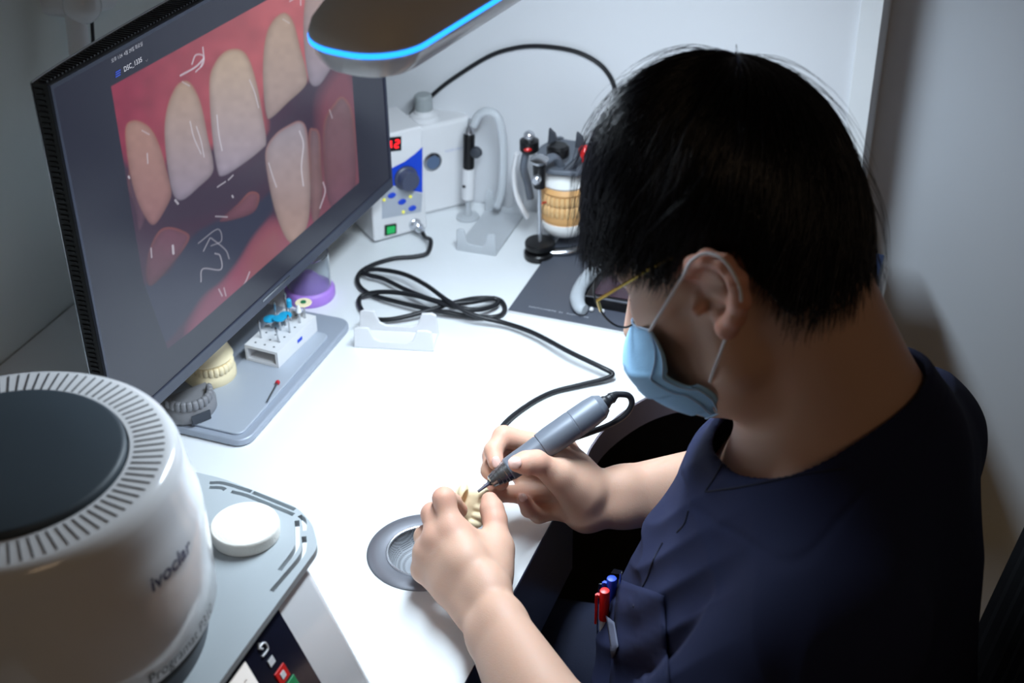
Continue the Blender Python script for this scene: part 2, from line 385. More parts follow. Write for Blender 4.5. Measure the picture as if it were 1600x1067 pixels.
# upper gum
gum = poly_sd(PX, PY, [(150, 90), (420, -90), (640, -160), (620, 20), (540, 90), (470, 130), (415, 150), (412, 210), (330, 230), (262, 250), (258, 300), (205, 262), (170, 200)])
gc = srgb((138, 44, 68))[None, None]*(1-np.clip((PX-200)/260, 0, 1))[..., None]+srgb((186, 92, 96))[None, None]*np.clip((PX-200)/260, 0, 1)[..., None]
gc = gc*(.85+.3*vnoise(PX, PY, 18, 1))[..., None]
P0 = P0*(1-soft(gum, 14)[..., None])+gc*soft(gum, 14)[..., None]
# dark mouth middle
P0 = blend(P0, soft(poly_sd(PX, PY, [(258, 310), (345, 280), (415, 235), (480, 130), (545, 90), (545, 150), (505, 190), (430, 215), (418, 280), (340, 330), (290, 345), (255, 350)]), 18), srgb((58, 44, 62)))
# lower lip and gum
P0 = blend(P0, soft(poly_sd(PX, PY, [(300, 520), (330, 460), (375, 400), (415, 350), (440, 345), (485, 330), (560, 220), (575, 300), (400, 450), (300, 540)]), 26), srgb((140, 60, 84)))
P0 = blend(P0, soft(poly_sd(PX, PY, [(395, 380), (430, 352), (445, 380), (430, 420), (395, 450), (385, 420)]), 30), srgb((150, 84, 92))*.9)
P0 = blend(P0, soft(poly_sd(PX, PY, [(500, 150), (548, 110), (575, 280), (520, 330), (490, 350), (500, 240)]), 22), srgb((120, 66, 80)))
# dark retractor
P0 = blend(P0, soft(poly_sd(PX, PY, [(224, 450), (262, 425), (300, 370), (330, 350), (400, 318), (423, 300), (425, 330), (395, 370), (370, 410), (345, 440), (320, 462), (290, 500), (250, 540), (225, 500)]), 7), srgb((40, 44, 66)))
P0 = blend(P0, soft(poly_sd(PX, PY, [(320, 470), (345, 455), (350, 475), (310, 515), (296, 515)]), 22), srgb((126, 66, 88)))
def tooth(pts, top_c, bot_c, y0, y1, edge=6, gl=True):
    global P0
    sd = poly_sd(PX, PY, pts); t = np.clip((PY-y0)/(y1-y0), 0, 1)[..., None]
    c = srgb(top_c)*(1-t)+srgb(bot_c)*t
    c = c*(1-.38*np.clip(1+sd/13, 0, 1)**2)[..., None]*(.94+.12*vnoise(PX, PY, 9, 5))[..., None]
    rim = np.clip(1-np.abs(sd)/5, 0, 1)[..., None]*np.clip(1-t*1.6, 0, 1)
    c = c*(1-.45*rim)+srgb((176, 100, 84))*.45*rim
    m_ = soft(sd, 3.0)[..., None]; P0 = P0*(1-m_)+c*m_
tooth([(505, 200), (522, 162), (537, 152), (552, 180), (556, 250), (552, 310), (530, 335), (510, 300)], (120, 92, 98), (112, 70, 86), 160, 320)
tooth([(482, 215), (491, 201), (500, 212), (502, 260), (504, 300), (496, 345), (486, 330)], (118, 96, 104), (130, 96, 98), 200, 340)
tooth([(212, 330), (200, 290), (206, 250), (222, 262), (232, 320), (226, 345), (217, 360)], (70, 52, 66), (96, 66, 84), 250, 350)
tooth([(196, 200), (208, 188), (226, 193), (240, 207), (252, 235), (260, 265), (268, 298), (262, 320), (241, 351), (224, 334), (209, 296), (199, 245)], (168, 130, 118), (150, 110, 112), 190, 350)
tooth([(257, 205), (262, 165), (275, 135), (289, 126), (301, 134), (314, 162), (325, 215), (333, 252), (331, 272), (312, 291), (286, 312), (271, 304), (262, 262)], (178, 152, 132), (148, 138, 156), 126, 312)
tooth([(327, 130), (335, 100), (352, 80), (374, 77), (389, 92), (401, 130), (410, 178), (416, 220), (409, 233), (380, 256), (348, 275), (339, 262), (331, 205)], (190, 166, 142), (158, 148, 166), 76, 275)
tooth([(412, 80), (418, 48), (430, 28), (446, 20), (459, 36), (470, 78), (479, 112), (477, 134), (450, 160), (424, 184), (416, 178), (411, 130)], (184, 158, 138), (162, 144, 142), 20, 184)
tooth([(474, 40), (478, -10), (490, -45), (512, -55), (528, -20), (532, 40), (527, 85), (512, 115), (497, 134), (484, 128), (477, 90)], (176, 146, 132), (150, 142, 158), -50, 134)
tooth([(415, 236), (430, 210), (450, 196), (468, 189), (479, 202), (483, 248), (485, 310), (480, 352), (464, 380), (447, 372), (430, 330), (419, 280)], (158, 150, 160), (168, 138, 126), 190, 380)
tooth([(232, 395), (246, 364), (262, 355), (284, 360), (296, 372), (275, 405), (238, 446), (228, 430)], (112, 72, 88), (92, 54, 66), 355, 440)
tooth([(343, 345), (372, 318), (390, 300), (405, 305), (398, 330), (370, 342)], (122, 78, 88), (110, 66, 80), 300, 345)
# wet glints and scratches captured in the displayed photograph
def streak(pts, w_, br=.75, fade=1.5):
    global P0
    P_ = spline([(a, b_, 0) for a, b_ in pts], 6)[:, :2] if len(pts) > 2 else np.array(pts, float)
    d = np.full(PX.shape, 1e9)
    for a, b_ in zip(P_[:-1], P_[1:]):
        e = b_-a; t = np.clip(((PX-a[0])*e[0]+(PY-a[1])*e[1])/(e@e+1e-9), 0, 1); d = np.minimum(d, np.hypot(PX-a[0]-e[0]*t, PY-a[1]-e[1]*t))
    P0 = blend(P0, br*.8*np.clip((w_+fade-d)/fade, 0, 1), srgb((214, 210, 222)))
for p_, w_, b_ in [([(339, 180), (342, 210), (347, 235)], .7, .7), ([(390, 125), (398, 145), (404, 168)], .6, .6), ([(297, 190), (303, 215), (314, 240)], .7, .6), ([(307, 198), (314, 220), (319, 245)], .6, .6), ([(230, 240), (231, 255)], .6, .6), ([(468, 205), (474, 225), (471, 260), (474, 290)], .9, .75), ([(420, 255), (426, 275), (432, 292)], .8, .6), ([(491, 45), (492, 80)], .8, .45), ([(442, 30), (452, 36)], .6, .4), ([(222, 204), (233, 210)], .6, .5), ([(285, 128), (296, 134)], .5, .5), ([(505, 285), (508, 300), (500, 325)], .8, .6), ([(390, 425), (384, 440), (378, 450)], .7, .6), ([(342, 452), (347, 462)], .9, .5), ([(350, 450), (353, 462)], .6, .5), ([(337, 338), (355, 339)], .6, .6), ([(236, 388), (237, 402)], .9, .6), ([(270, 384), (271, 396)], 2.2, .8), ([(340, 292), (352, 284)], .8, .6), ([(357, 281), (364, 274)], .9, .6), ([(363, 306), (364, 308)], 1.4, .7), ([(274, 313), (278, 318)], 2.0, .7), ([(201, 276), (202, 278)], 1.6, .8), ([(282, 118), (305, 105), (318, 92)], 1.3, .8), ([(300, 100), (306, 86), (318, 88), (314, 104)], .9, .7), ([(306, 112), (318, 98), (317, 74)], .8, .7), ([(453, 2), (468, -6), (470, 8)], 1.0, .6), ([(310, 380), (340, 358), (346, 376), (330, 384)], .4, .35), ([(314, 440), (317, 420), (345, 421), (344, 400), (336, 396)], .5, .55), ([(330, 372), (352, 390), (358, 404)], .5, .4), ([(318, 392), (328, 372)], .5, .4), ([(515, 172), (519, 184)], .7, .4)]:
    streak(p_, w_*.5, b_)
pm = soft(pic, 1.5)
shade = np.clip((PY-PX*-.0-430)/110, 0, 1)*.0
P0 = P0*.80+srgb((66, 62, 78))*.12  # thin grey veil of screen glare mixed into the picture's colour
S = S*(1-pm[..., None])+P0*pm[..., None]
me = bpy.data.meshes.new('screen'); n_ = V.reshape(-1, 3)-np.array(mon.location)
idx = np.arange((NX+1)*(NZ+1)).reshape(NX+1, NZ+1)
F4 = np.stack([idx[:-1, :-1], idx[1:, :-1], idx[1:, 1:], idx[:-1, 1:]], -1).reshape(-1, 4)
def mesh_np(name, verts, quads, m, parent=None, cols=None, loc=None, smooth=True):
    me = bpy.data.meshes.new(name); k = quads.shape[1]
    me.vertices.add(len(verts)); me.vertices.foreach_set('co', np.asarray(verts, np.float32).ravel())
    me.loops.add(quads.size); me.loops.foreach_set('vertex_index', quads.astype(np.int32).ravel())
    me.polygons.add(len(quads)); me.polygons.foreach_set('loop_start', np.arange(0, quads.size, k, dtype=np.int32))
    me.update(calc_edges=True)
    if cols is not None:
        a = me.color_attributes.new('Col', 'FLOAT_COLOR', 'POINT'); a.data.foreach_set('color', np.concatenate([cols.reshape(-1, 3), np.ones((cols.size//3, 1))], 1).astype(np.float32).ravel())
    me.materials.append(m); 
    if smooth: me.shade_smooth()
    o = bpy.data.objects.new(name, me); COL.objects.link(o)
    if parent is not None: o.parent = parent
    if loc is not None: o.location = loc
    return o
scr_m = attr_mat('screen_image', emit=True, rough=.22, spec=.5)
scr = mesh_np('screen', n_, F4, scr_m, mon, S)
# menu writing on the screen
def SP(px, py):                       # picture point -> point on the screen plane
    d = ray(px, py); t = ((mc-CAM)@mn)/(d@mn); return CAM+t*d
def scr_text(s, p0, p1, size, colr, strg):
    a = SP(*p0); b_ = SP(*p1); x = b_-a; x /= np.linalg.norm(x); x = dw
    v, f = text_geo(s, 1.0); wdt = v[:, 0].max()-v[:, 0].min(); k = np.linalg.norm(b_-a)/wdt
    g = G(); g.add([a+mn*.0010+dw*(p[0]-v[:, 0].min())*k+mup*p[1]*k for p in v], f)
    return g.obj('screen_text', mat('screen_text', (0, 0, 0), .4, emit=strg, emit_rgb=colr), mon)
scr_text('DSC_1335', (193, 112), (221, 98), .01, (210, 214, 226), 1)
scr_text('오후 1:24  4월 29일 화요일', (173, 98), (222, 74), .01, (190, 194, 206), .8)
g = G()
for k in range(3): g.box(SP(183, 111+k*3.6)+mn*.001, (.007, .0009, .0004), M3=MM)
g.obj('menu_icon', mat('menu_icon', (0, 0, 0), .4, emit=1, emit_rgb=(52, 80, 190)), mon)
g = G(); a = SP(226, 94); g.tube([a+mn*.001, a+mn*.001+dw*.0017-mup*.0017, a+mn*.001+dw*.0034], .0002, n=4, smooth=1); g.obj('screen_text', mat('chev', (0, 0, 0), .4, emit=.5, emit_rgb=(160, 160, 170)), mon)
# stand
g = G(); g.box((-.865, 1.165, .90), (.026, .06, .285)); g.box((-.822, 1.163, 1.02), (.09, .05, .045)); g.obj('stand_neck', M['grey'], mon, bevel=.005)
G().prism(rrect(.20, .262, .018, cx=-.802, cy=1.163), DZ+.001, DZ+.010).obj('base_plate', mat('plate_grey', (164, 172, 186), .4, metal=.2), mon, bevel=.0025, seg=3)
g = G().prism(rrect(.072, .212, .010, cx=-.748, cy=1.146), DZ+.0098, DZ+.0128).obj('phone_rest', mat('grey_mat', (178, 186, 198), .45, metal=.2), mon, bevel=.0012)

# ================================================================== ceramic furnace
FC = np.array([-.596, .590]); FZ0, FZ1, FR0, FR1 = .950, 1.085, .126, .110
fur = thing('ceramic_furnace', 'large white cylindrical dental furnace with dark lid, grey side tray and sloping control panel', 'furnace', (FC[0], FC[1], DZ))
c0 = np.array([FC[0], FC[1], 0.])
G().lathe(c0, (0, 0, 1), [(.112, FZ0-.001), (.1235, FZ0), (.1262, FZ0+.003), (.1268, FZ0+.04), (.1262, FZ0+.075), (.1245, FZ0+.088), (.1225, FZ0+.095), (.1205, FZ0+.105), (.1195, FZ0+.113), (.1180, FZ0+.124), (.1150, FZ1-.0035), (.1105, FZ1-.0006), (.108, FZ1), (.0835, FZ1), (.0825, FZ1-.003), (.0825, FZ1-.008)], 160, True, True).obj('furnace_head', M['wgloss'], fur, ang=50)
G().lathe(c0, (0, 0, 1), [(.0820, FZ1-.006), (.0820, FZ1+.0025), (.0805, FZ1+.0042), (.078, FZ1+.0048), (.04, FZ1+.0052), (.0001, FZ1+.0054)], 128, True, False).obj('lid_cap', M['topdark'], fur, ang=50)
g = G()
for k in range(92):
    a = 2*PI*k/92
    if 50 < (math.degrees(a)-118) % 360 < 0: continue
    ca, sa = math.cos(a), math.sin(a); r_ = .0968
    g.box((FC[0]+r_*ca, FC[1]+r_*sa, FZ1+.0002), (.0205, .00095, .0006), rz=a)
g.obj('vent_slots', M['seam'], fur)
G().lathe(c0, (0, 0, 1), [(.116, FZ0-.012), (.1205, FZ0-.010), (.1215, FZ0-.004), (.119, FZ0+.0005)], 128, True, True).obj('seal_ring', M['matte_black'], fur)
G().lathe(c0, (0, 0, 1), [(.116, .9195), (.1165, .924), (.116, FZ0-.011)], 128).obj('head_collar', M['darkgrey'], fur)
# lettering wrapped on the head
def on_cyl(px, py, R):
    d = ray(px, py); o = CAM[:2]-FC; a = d[:2]@d[:2]; b_ = 2*o@d[:2]; c_ = o@o-R*R; t = (-b_-math.sqrt(b_*b_-4*a*c_))/(2*a); return CAM+t*d
def cyl_text(s, pa, pb, size, m, bold=0):
    R = .1271; A = on_cyl(*pa, R); B = on_cyl(*pb, R); a0 = math.atan2(A[1]-FC[1], A[0]-FC[0]); a1 = math.atan2(B[1]-FC[1], B[0]-FC[0])
    v, f = text_geo(s, 1.0, bold=bold); wd = v[:, 0].max()-v[:, 0].min(); L = abs(a1-a0)*R; k = L/wd; zb = (A[2]+B[2])/2
    g = G(); g.add([(FC[0]+R*math.cos(a0+(p[0]-v[:, 0].min())*k/R), FC[1]+R*math.sin(a0+(p[0]-v[:, 0].min())*k/R), zb+p[1]*k) for p in v], f)
    return g.obj('lettering', m, fur), A, B, k
i1 = cyl_text('ivoclar', (237, 917), (300, 866), .02, M['inkblue'], .02)
i2 = cyl_text('Programat P310', (233, 1060), (333, 962), .02, M['inkgrey'], .004)
# tray
TZ = .920
tray_pts = [(350, 748), (465, 793), (488, 818), (487, 852)]
Tq = [Wz(*p, TZ)[:2] for p in tray_pts]; xf = Wz(435, 940, TZ)[0]
yb = 2*FC[1]-Tq[0][1]
half = [(xf, FC[1])]+[(xf, Tq[3][1]-.0)]+[tuple(Tq[2]), tuple(Tq[1]), tuple(Tq[0]), (-.70, Tq[0][1])]
mir = [(x, 2*FC[1]-y) for x, y in half[1:]][::-1]
def roundpoly(P_, r, n=5):
    out = []; N = len(P_)
    for i in range(N):
        a, b_, c_ = np.array(P_[i-1]), np.array(P_[i]), np.array(P_[(i+1) % N]); u1 = (a-b_)/np.linalg.norm(a-b_); u2 = (c_-b_)/np.linalg.norm(c_-b_)
        rr = min(r, .45*np.linalg.norm(a-b_), .45*np.linalg.norm(c_-b_)); s_, e_ = b_+u1*rr, b_+u2*rr
        for k in range(n+1):
            t = k/n; out.append(tuple((1-t)**2*s_+2*t*(1-t)*b_+t*t*e_))
    return out
outl = half[1:]+mir
outl = roundpoly(outl, .009)
tray = G().prism(outl, TZ-.0065, TZ).obj('side_tray', M['slate'], fur)
cg = G()
def slot(pp, w_=.0040):
    P_ = spline([tuple(Wz(*p, TZ)) for p in pp], 4) if len(pp) > 2 else np.array([Wz(*p, TZ) for p in pp])
    T = np.gradient(P_[:, :2], axis=0); T /= np.linalg.norm(T, axis=1)[:, None]; N = np.stack([T[:, 1], -T[:, 0]], 1)*w_/2
    pts = [tuple(p) for p in P_[:, :2]+N]+[tuple(p) for p in (P_[:, :2]-N)[::-1]]
    cg.prism(pts, TZ-.02, TZ+.02)
for pp in ([(464, 813), (464.5, 840), (462, 857), (437, 891)], [(468, 805), (475, 813), (475, 829)], [(475, 838), (475, 855), (468, 872), (424, 924)], [(327, 754.5), (350, 755), (393, 768)], [(395, 769), (420, 779), (461, 796)], [(327, 761.5), (345, 762), (352, 765)], [(361, 768), (385, 774), (420, 788), (459, 804)]): slot(pp)
cut = cg.obj('cut', M['slate']); bpy.context.view_layer.update(); boolean_cut(tray, cut)
# base with the sloping control panel (faces +X)
pd = np.array([.40, 0, -.9165]); pn = np.array([.9165, 0, .40]); ptop = np.array([xf-.006, 0, TZ-.010])
ybf = .742
def side(y, ins):
    o = [( -.735, DZ+.003), (-.735, TZ-.0075), (ptop[0]-ins, TZ-.0075)]
    e = ptop+pd*.150; o += [(e[0]-ins, e[2]), (e[0]+.006-ins, DZ+.012), (e[0]+.002-ins, DZ+.003)]; return o
prof = [(-.735, DZ+.003), (-.735, TZ-.0068), (ptop[0]+.001, TZ-.0068), (ptop[0]+pd[0]*.155, ptop[2]+pd[2]*.155), (ptop[0]+pd[0]*.155-.003, DZ+.003)]
g = G(); g.prism([(a, b_) for a, b_ in prof], -(ybf), -(2*FC[1]-ybf), fn=lambda v: (v[0], -v[2], v[1])); g.obj('base', M['wgloss'], fur, bevel=.012, seg=4)
g = G(); xb = ptop+pd*.155
g.add([(xb[0]-.0005-.02, ybf-.004, DZ+.003), (xb[0]+.0005, ybf-.012, DZ+.003)], [])
def PPt(px, py, off=.0010):                    # picture point -> control panel plane
    d = ray(px, py); o = ptop+pn*off; t = ((o-CAM)@pn)/(d@pn); return CAM+t*d
pr_ = PPt(432, 948); yr = pr_[1]
YD = np.array([0, 1., 0]); PM = np.stack([YD, -pd, pn], 1)
pc = ptop+pd*.075+YD*((yr+.44)/2)
G().box(pc+pn*.0006, (yr-.44, .145, .003), M3=PM).obj('control_panel', mat('panel_black', (22, 24, 38), .18, coat=.3), fur, bevel=.001)
a = PPt(383, 1034, .0025); disp_w, disp_h = .125, .075
g = G(); g.box(a-YD*disp_w/2+pd*disp_h/2, (disp_w, disp_h, .0008), M3=PM); dsp = g.obj('display', mat('panel_display', (226, 222, 218), .4, emit=.55), fur)
put_text('403 °C', .0085, a-YD*.032+pd*.015, YD, -pd, lift=.001).obj('display_text', M['inkgrey'], dsp)
g = G(); 
b0 = a+pd*.040-YD*.03
g.tube([b0+pn*.001, b0+YD*.012-pd*.012+pn*.001, b0+YD*.022+pn*.001+pd*.004], .0005, n=6, smooth=4); g.obj('display_curve', mat('curve_ink', (70, 110, 190), .5), dsp)
# keys
k1 = PPt(412, 1014, .0025); k2 = PPt(424, 1033, .0025); k3 = PPt(441, 1054, .0025); k4 = PPt(457, 1072, .0025)
g = G(); g.tube([k1-YD*.005+pn*.0003+pd*.003, k1+YD*.003+pd*.003+pn*.0003, k1+YD*.0045-pd*.001+pn*.0003, k1+YD*.002-pd*.004+pn*.0003, k1-YD*.003-pd*.004+pn*.0003], .0008, n=6, smooth=4); g.tube([k1-YD*.001-pd*.007+pn*.0003, k1-YD*.004-pd*.004+pn*.0003, k1-YD*.001-pd*.001+pn*.0003], .0008, n=6, smooth=1); g.obj('back_key_symbol', M['wplastic'], fur)
G().box(k2+pn*.0003, (.007, .006, .0004), M3=PM).obj('menu_key_symbol', M['wplastic'], fur)
g = G().box(k3, (.014, .012, .0014), M3=PM).obj('stop_key', M['red'], fur, bevel=.0005)
G().box(k3+pn*.001, (.0052, .0052, .0006), M3=PM).obj('stop_symbol', M['wplastic'], g)
g = G().box(k4, (.014, .012, .0014), M3=PM).obj('start_key', mat('green_key', (20, 140, 84), .3), fur, bevel=.0005)
for sx_ in (-.70, -.47):
    for sy_ in (.47, .71): G().cyl((sx_, sy_, DZ), (sx_, sy_, DZ+.006), .010).obj('foot', M['rubber'], fur)
# puck
pk = Wz(382, 818, TZ+.012)
pkb = np.array([pk[0], pk[1], TZ+.0002])
tag(G().lathe(pkb, (0, 0, 1), [(.0262, 0), (.0275, .001), (.0278, .0095), (.0270, .0118), (.0262, .0122)], 96).obj('firing_puck', M['puck'], base=pkb, ang=50), 'round white fibre firing puck lying on the grey furnace tray', 'firing pad')

# ================================================================== handpiece control unit
A0, B0 = Wz(585, 383, DZ), Wz(668, 360, DZ); fx = (B0-A0); FWd = np.linalg.norm(fx); fx /= FWd; fn_ = np.array([fx[1], -fx[0], 0.]); UP = np.array([0, 0, 1.])
hz = [z for z in np.arange(.8, 1.0, .001) if abs(proj([B0[0], B0[1], z])[1]-196) < 1.0]; CH = (hz[0] if hz else .9)-DZ
CD = .075
cu = thing('control_unit', 'white handpiece control unit with red number display, blue panel and round knob', 'control unit', ((A0+B0)/2-fn_*CD/2))
CM = np.stack([fx, fn_, UP], 1)
def CP(a, h, d=0): return A0+fx*a+UP*h+fn_*d
G().box(CP(FWd/2, CH/2+.002, -CD/2), (FWd, CD, CH-.004), M3=CM).obj('body', M['wplastic'], cu, bevel=.003)
def CU(px, py, d=0.0006):
    o = A0+fn_*d; rr = ray(px, py); t = ((o-CAM)@fn_)/(rr@fn_); return CAM+t*rr
def uv(p): q_ = p-A0; return q_@fx, q_[2]
ov = lambda px, py: uv(CU(px, py))
F3 = np.stack([fx, UP, fn_], 1)
def plate(name, pts, d, th, m, par, rnd=0):
    P_ = [ov(*p) for p in pts]
    if rnd: P_ = roundpoly(P_, rnd)
    g = G(); g.prism(P_, d, d+th, M3=F3, o=A0); return g.obj(name, m, par)
dsp = plate('number_display', [(597, 216), (627, 213), (627, 235), (597, 238)], .0003, .0006, M['black'], cu)
# seven segment digits
def seg7(g, dig, o, w_, h_, t_):
    S_ = dict(a=(0, h_, 1, 0), b=(w_, h_/2, 0, 1), c=(w_, 0, 0, 1), d=(0, 0, 1, 0), e=(0, 0, 0, 1), f=(0, h_/2, 0, 1), g=(0, h_/2, 1, 0))
    for s_ in {'1': 'bc', '2': 'abged', '0': 'abcdef'}[dig]:
        x, y, hz_, vt = S_[s_]; cx = x+(w_/2 if hz_ else 0); cy = y+(h_/4 if vt else 0)
        g.box(o+fx*cx+UP*cy, ((w_-t_ if hz_ else t_), (t_ if hz_ else h_/2-t_*.3), .0005), M3=F3)
g = G(); o1 = CU(612.5, 232.5, .0014); h_ = .0100
seg7(g, '2', CU(617.5, 231.0, .0014), .0058, h_, .0017); seg7(g, '1', CU(606, 232.4, .0014), .0052, h_, .0017); g.obj('digits', mat('red_led', (60, 0, 0), .4, emit=3.0, emit_rgb=(255, 26, 34)), dsp)
plate('blue_panel', [(600, 268), (614, 262), (632, 253), (648, 241), (660, 230), (660, 301), (645, 298), (628, 291), (612, 290), (600, 292)], .0002, .0005, M['blue'], cu)
plate('key_panel', [(597, 296), (612, 291), (628, 292), (645, 299), (660, 303), (658, 331), (597, 342)], .0001, .0005, mat('pale_panel', (176, 182, 192), .4), cu)
kp = CU(633, 277, 0)
G().lathe(kp, fn_, [(.0165, 0), (.0165, .004), (.0140, .006), (.0132, .016), (.0122, .0175)], 40).obj('speed_knob', mat('knob_grey', (70, 76, 98), .4), cu)
for px, py, cc in ((612, 305, 'b'), (628, 315, 'b'), (644, 325, 'b'), (600, 312, 'y'), (641, 307, 'y'), (630, 331, 'y')):
    p = CU(px, py, .0006)
    if cc == 'b': G().lathe(p, fn_, [(.0048, 0), (.0048, .0012), (.004, .0018)], 20, sx=1.2, sy=.8).obj('push_button', M['blue'], cu)
    else: G().lathe(p, fn_, [(.0022, 0), (.0020, .0014)], 14).obj('indicator_light', mat('yellow_lamp', (232, 226, 90), .4, emit=.4), cu)
sw = plate('power_switch', [(601, 352), (619, 349), (619, 364), (601, 368)], .0003, .0015, M['black'], cu)
plate('rocker', [(604, 354), (616, 352), (616, 362), (604, 365)], .0018, .0014, mat('green_led', (10, 90, 40), .3, emit=.5, emit_rgb=(40, 220, 120)), sw)
jk = CU(648, 350, 0)
JD = fn_*.86+np.array([.38, -.1, -.25]); JD /= np.linalg.norm(JD)
G().lathe(jk, fn_, [(.0085, 0), (.0085, .003), (.007, .004), (.006, .006)], 30).obj('socket', M['chrome'], cu)

# the cord-and-plug and handpiece are built together further down (HANDPIECE)

# ================================================================== white boxy unit behind, with knob and dial
bq = Wz(668, 336, DZ); bq2 = Wz(742, 318, DZ)
dx = bq2-bq; bw = np.linalg.norm(dx); dx /= bw; dn = np.array([dx[1], -dx[0], 0.]); BW = bw+.030; bo = bq-dx*.030
DM = np.stack([dx, dn, UP], 1)
un = thing('suction_unit', 'rounded white tabletop unit with a grey cap, standing against the wall behind the control unit', 'appliance', bo+dx*BW/2-dn*.03)
def DP(a, h, d=0): return bo+dx*a+UP*h+dn*d
dep = .052
g = G(); g.prism(roundpoly([(0, 0), (BW, 0), (BW, -dep), (0, -dep)], .012, 6), 0.001, .132, M3=DM, o=bo); g.obj('body', M['wgloss'], un, bevel=.006, seg=4)
cpx = BW*.42
G().lathe(DP(cpx, .131, -.026), UP, [(.020, 0), (.019, .006), (.0135, .009), (.0128, .014)], 40).obj('neck', M['wplastic'], un)
G().lathe(DP(cpx, .144, -.026), UP, [(.0118, 0), (.0122, .002), (.0118, .020), (.010, .0225)], 24).obj('cap', mat('grey_cap', (158, 164, 166), .5), un, ang=20)
dl = DP(.041, .079, 0)
g = G().lathe(dl, dn, [(.013, 0), (.013, .002), (.011, .003)], 36).obj('pressure_dial', M['steel'], un)
G().lathe(dl+dn*.0031, dn, [(.0095, 0), (.0095, .0004)], 30).obj('dial_face', mat('dial', (90, 110, 140), .3), g)
put_text('MICRO SUCTION', .0052, DP(.060, .088, .0), dx, UP, lift=.0005).obj('lettering', mat('pale_ink', (176, 182, 212), .5), un)
# round tin with dark pierced top between them
tn = Wz(634, 186, .905); 
cn = thing('round_canister', 'small white canister with a dark pierced top, behind the control unit', 'canister', (-.79, 1.60, DZ))
pt_ = np.array([-.802, 1.616, 0])
for zz in np.arange(.80, 1.0, .002):
    if proj([pt_[0], pt_[1], zz])[1] < 187: break
G().lathe((pt_[0], pt_[1], DZ), UP, [(.029, 0.0005), (.030, .002), (.030, zz-DZ-.004), (.028, zz-DZ)], 48).obj('body', M['wplastic'], cn)
G().tube([(pt_[0]+.021*math.cos(t), pt_[1]+.021*math.sin(t), zz+.001) for t in np.linspace(0, 2*PI, 30, endpoint=False)], .003, n=8, smooth=1, closed=True).obj('pierced_ring', M['darkgrey'], cn)
cn.location = (pt_[0], pt_[1], DZ)
for ch in cn.children: ch.location = (-.79-pt_[0], 1.60-pt_[1], 0)

# ================================================================== pen torch with hose
YT = bo[1]-.03
tb = Wz(731, 336, DZ); ytp = min(tb[1], 1.60)
def TP(px, py): return Wy(px, py, ytp)
to = thing('air_pen', 'black and white pencil-shaped air tool with a clear hose, standing beside the white unit', 'air tool', (tb[0], ytp, DZ))
p0, p1, p2, p3, p4 = TP(731, 335), TP(731, 308), TP(732, 262), TP(733, 208), TP(734, 186)
G().lathe(p0-UP*.0, UP, [(.016, DZ-p0[2]+.0005), (.016, DZ-p0[2]+.003), (.006, DZ-p0[2]+.005), (.004, .01)], 30).obj('stand_foot', M['haze'], to)
G().cyl(np.array([p0[0], p0[1], DZ+.004]), p1, .003).obj('stand_rod', M['haze'], to)
G().lathe(p1-UP*.004, p2-p1, [(.004, 0), (.0085, .003), (.0088, .02), (.0085, np.linalg.norm(p2-p1)+.004)], 30).obj('lower_body', M['wgloss'], to)
G().lathe(p2, p3-p2, [(.0076, 0), (.0078, .003), (.0078, np.linalg.norm(p3-p2)-.003), (.006, np.linalg.norm(p3-p2))], 30).obj('black_grip', M['black'], to)
G().lathe(p3, p4-p3, [(.0062, 0), (.0055, .006), (.003, .010), (.0024, np.linalg.norm(p4-p3))], 24).obj('nozzle', M['silver'], to)
G().box(TP(729, 287)+np.array([.0, -.009, 0]), (.004, .002, .003)).obj('button', M['black'], to)
g = G(); g.lathe(TP(746, 236), (0, -1, 0), [(.006, 0), (.008, .002), (.0075, .008), (.004, .010)], 20); g.cyl(TP(746, 236), TP(734, 240), .003); g.obj('hose_clip', M['darkgrey'], to)
g = G().tube([TP(740, 196), TP(748, 180), TP(763, 174), TP(778, 184), TP(785, 215), TP(786, 260), TP(783, 300), TP(776, 322)], .0058, n=14, smooth=8).obj('clear_hose', M['haze'], to)

# ================================================================== notched handpiece stands
def notched_plate(g, w_, h_, th, M3, o, low=.35, px_=.22):
    P_ = [(0, 0), (w_, 0), (w_*.98, h_*.92), (w_*.92, h_), (w_*(1-px_)+w_*.02, h_*.97), (w_*(1-px_)-w_*.04, h_*(low+.12)), (w_*.66, h_*low), (w_*.34, h_*low), (w_*px_+w_*.04, h_*(low+.12)), (w_*px_-w_*.02, h_*.97), (w_*.08, h_), (w_*.02, h_*.92)]
    g.prism(P_, 0, th, M3=M3, o=o)
def stand(name, label, a, b_, depth, h_, m, m2=None):
    a, b_ = np.array(a), np.array(b_); x = b_-a; w_ = np.linalg.norm(x); x /= w_; n_ = np.array([-x[1], x[0], 0.]); t = thing(name, label, 'handpiece stand', (a+b_)/2+n_*depth/2, )
    M3 = np.stack([x, UP, n_], 1)
    g = G(); notched_plate(g, w_, h_, .004, M3, a+UP*.0005); g.obj('front_plate', m, t, bevel=.001)
    g = G(); notched_plate(g, w_, h_*1.1, .004, M3, a+n_*(depth-.004)+UP*.0005); g.obj('rear_plate', m, t, bevel=.001)
    B3 = np.stack([x, n_, UP], 1)
    G().box((a+b_)/2+n_*depth/2+UP*.003, (w_*.99, depth-.009, .004), M3=B3).obj('base', m, t, bevel=.0008)
    return t
stand('handpiece_stand', 'translucent white notched stand on the bench beside the jaw model', Wz(713, 391, DZ), Wz(775, 401, DZ), .115, .032, M['haze'])
stand('handpiece_stand', 'white plastic notched stand under the coiled black cord', Wz(553, 543, DZ), Wz(678, 550, DZ), .038, .028, M['wplastic'])

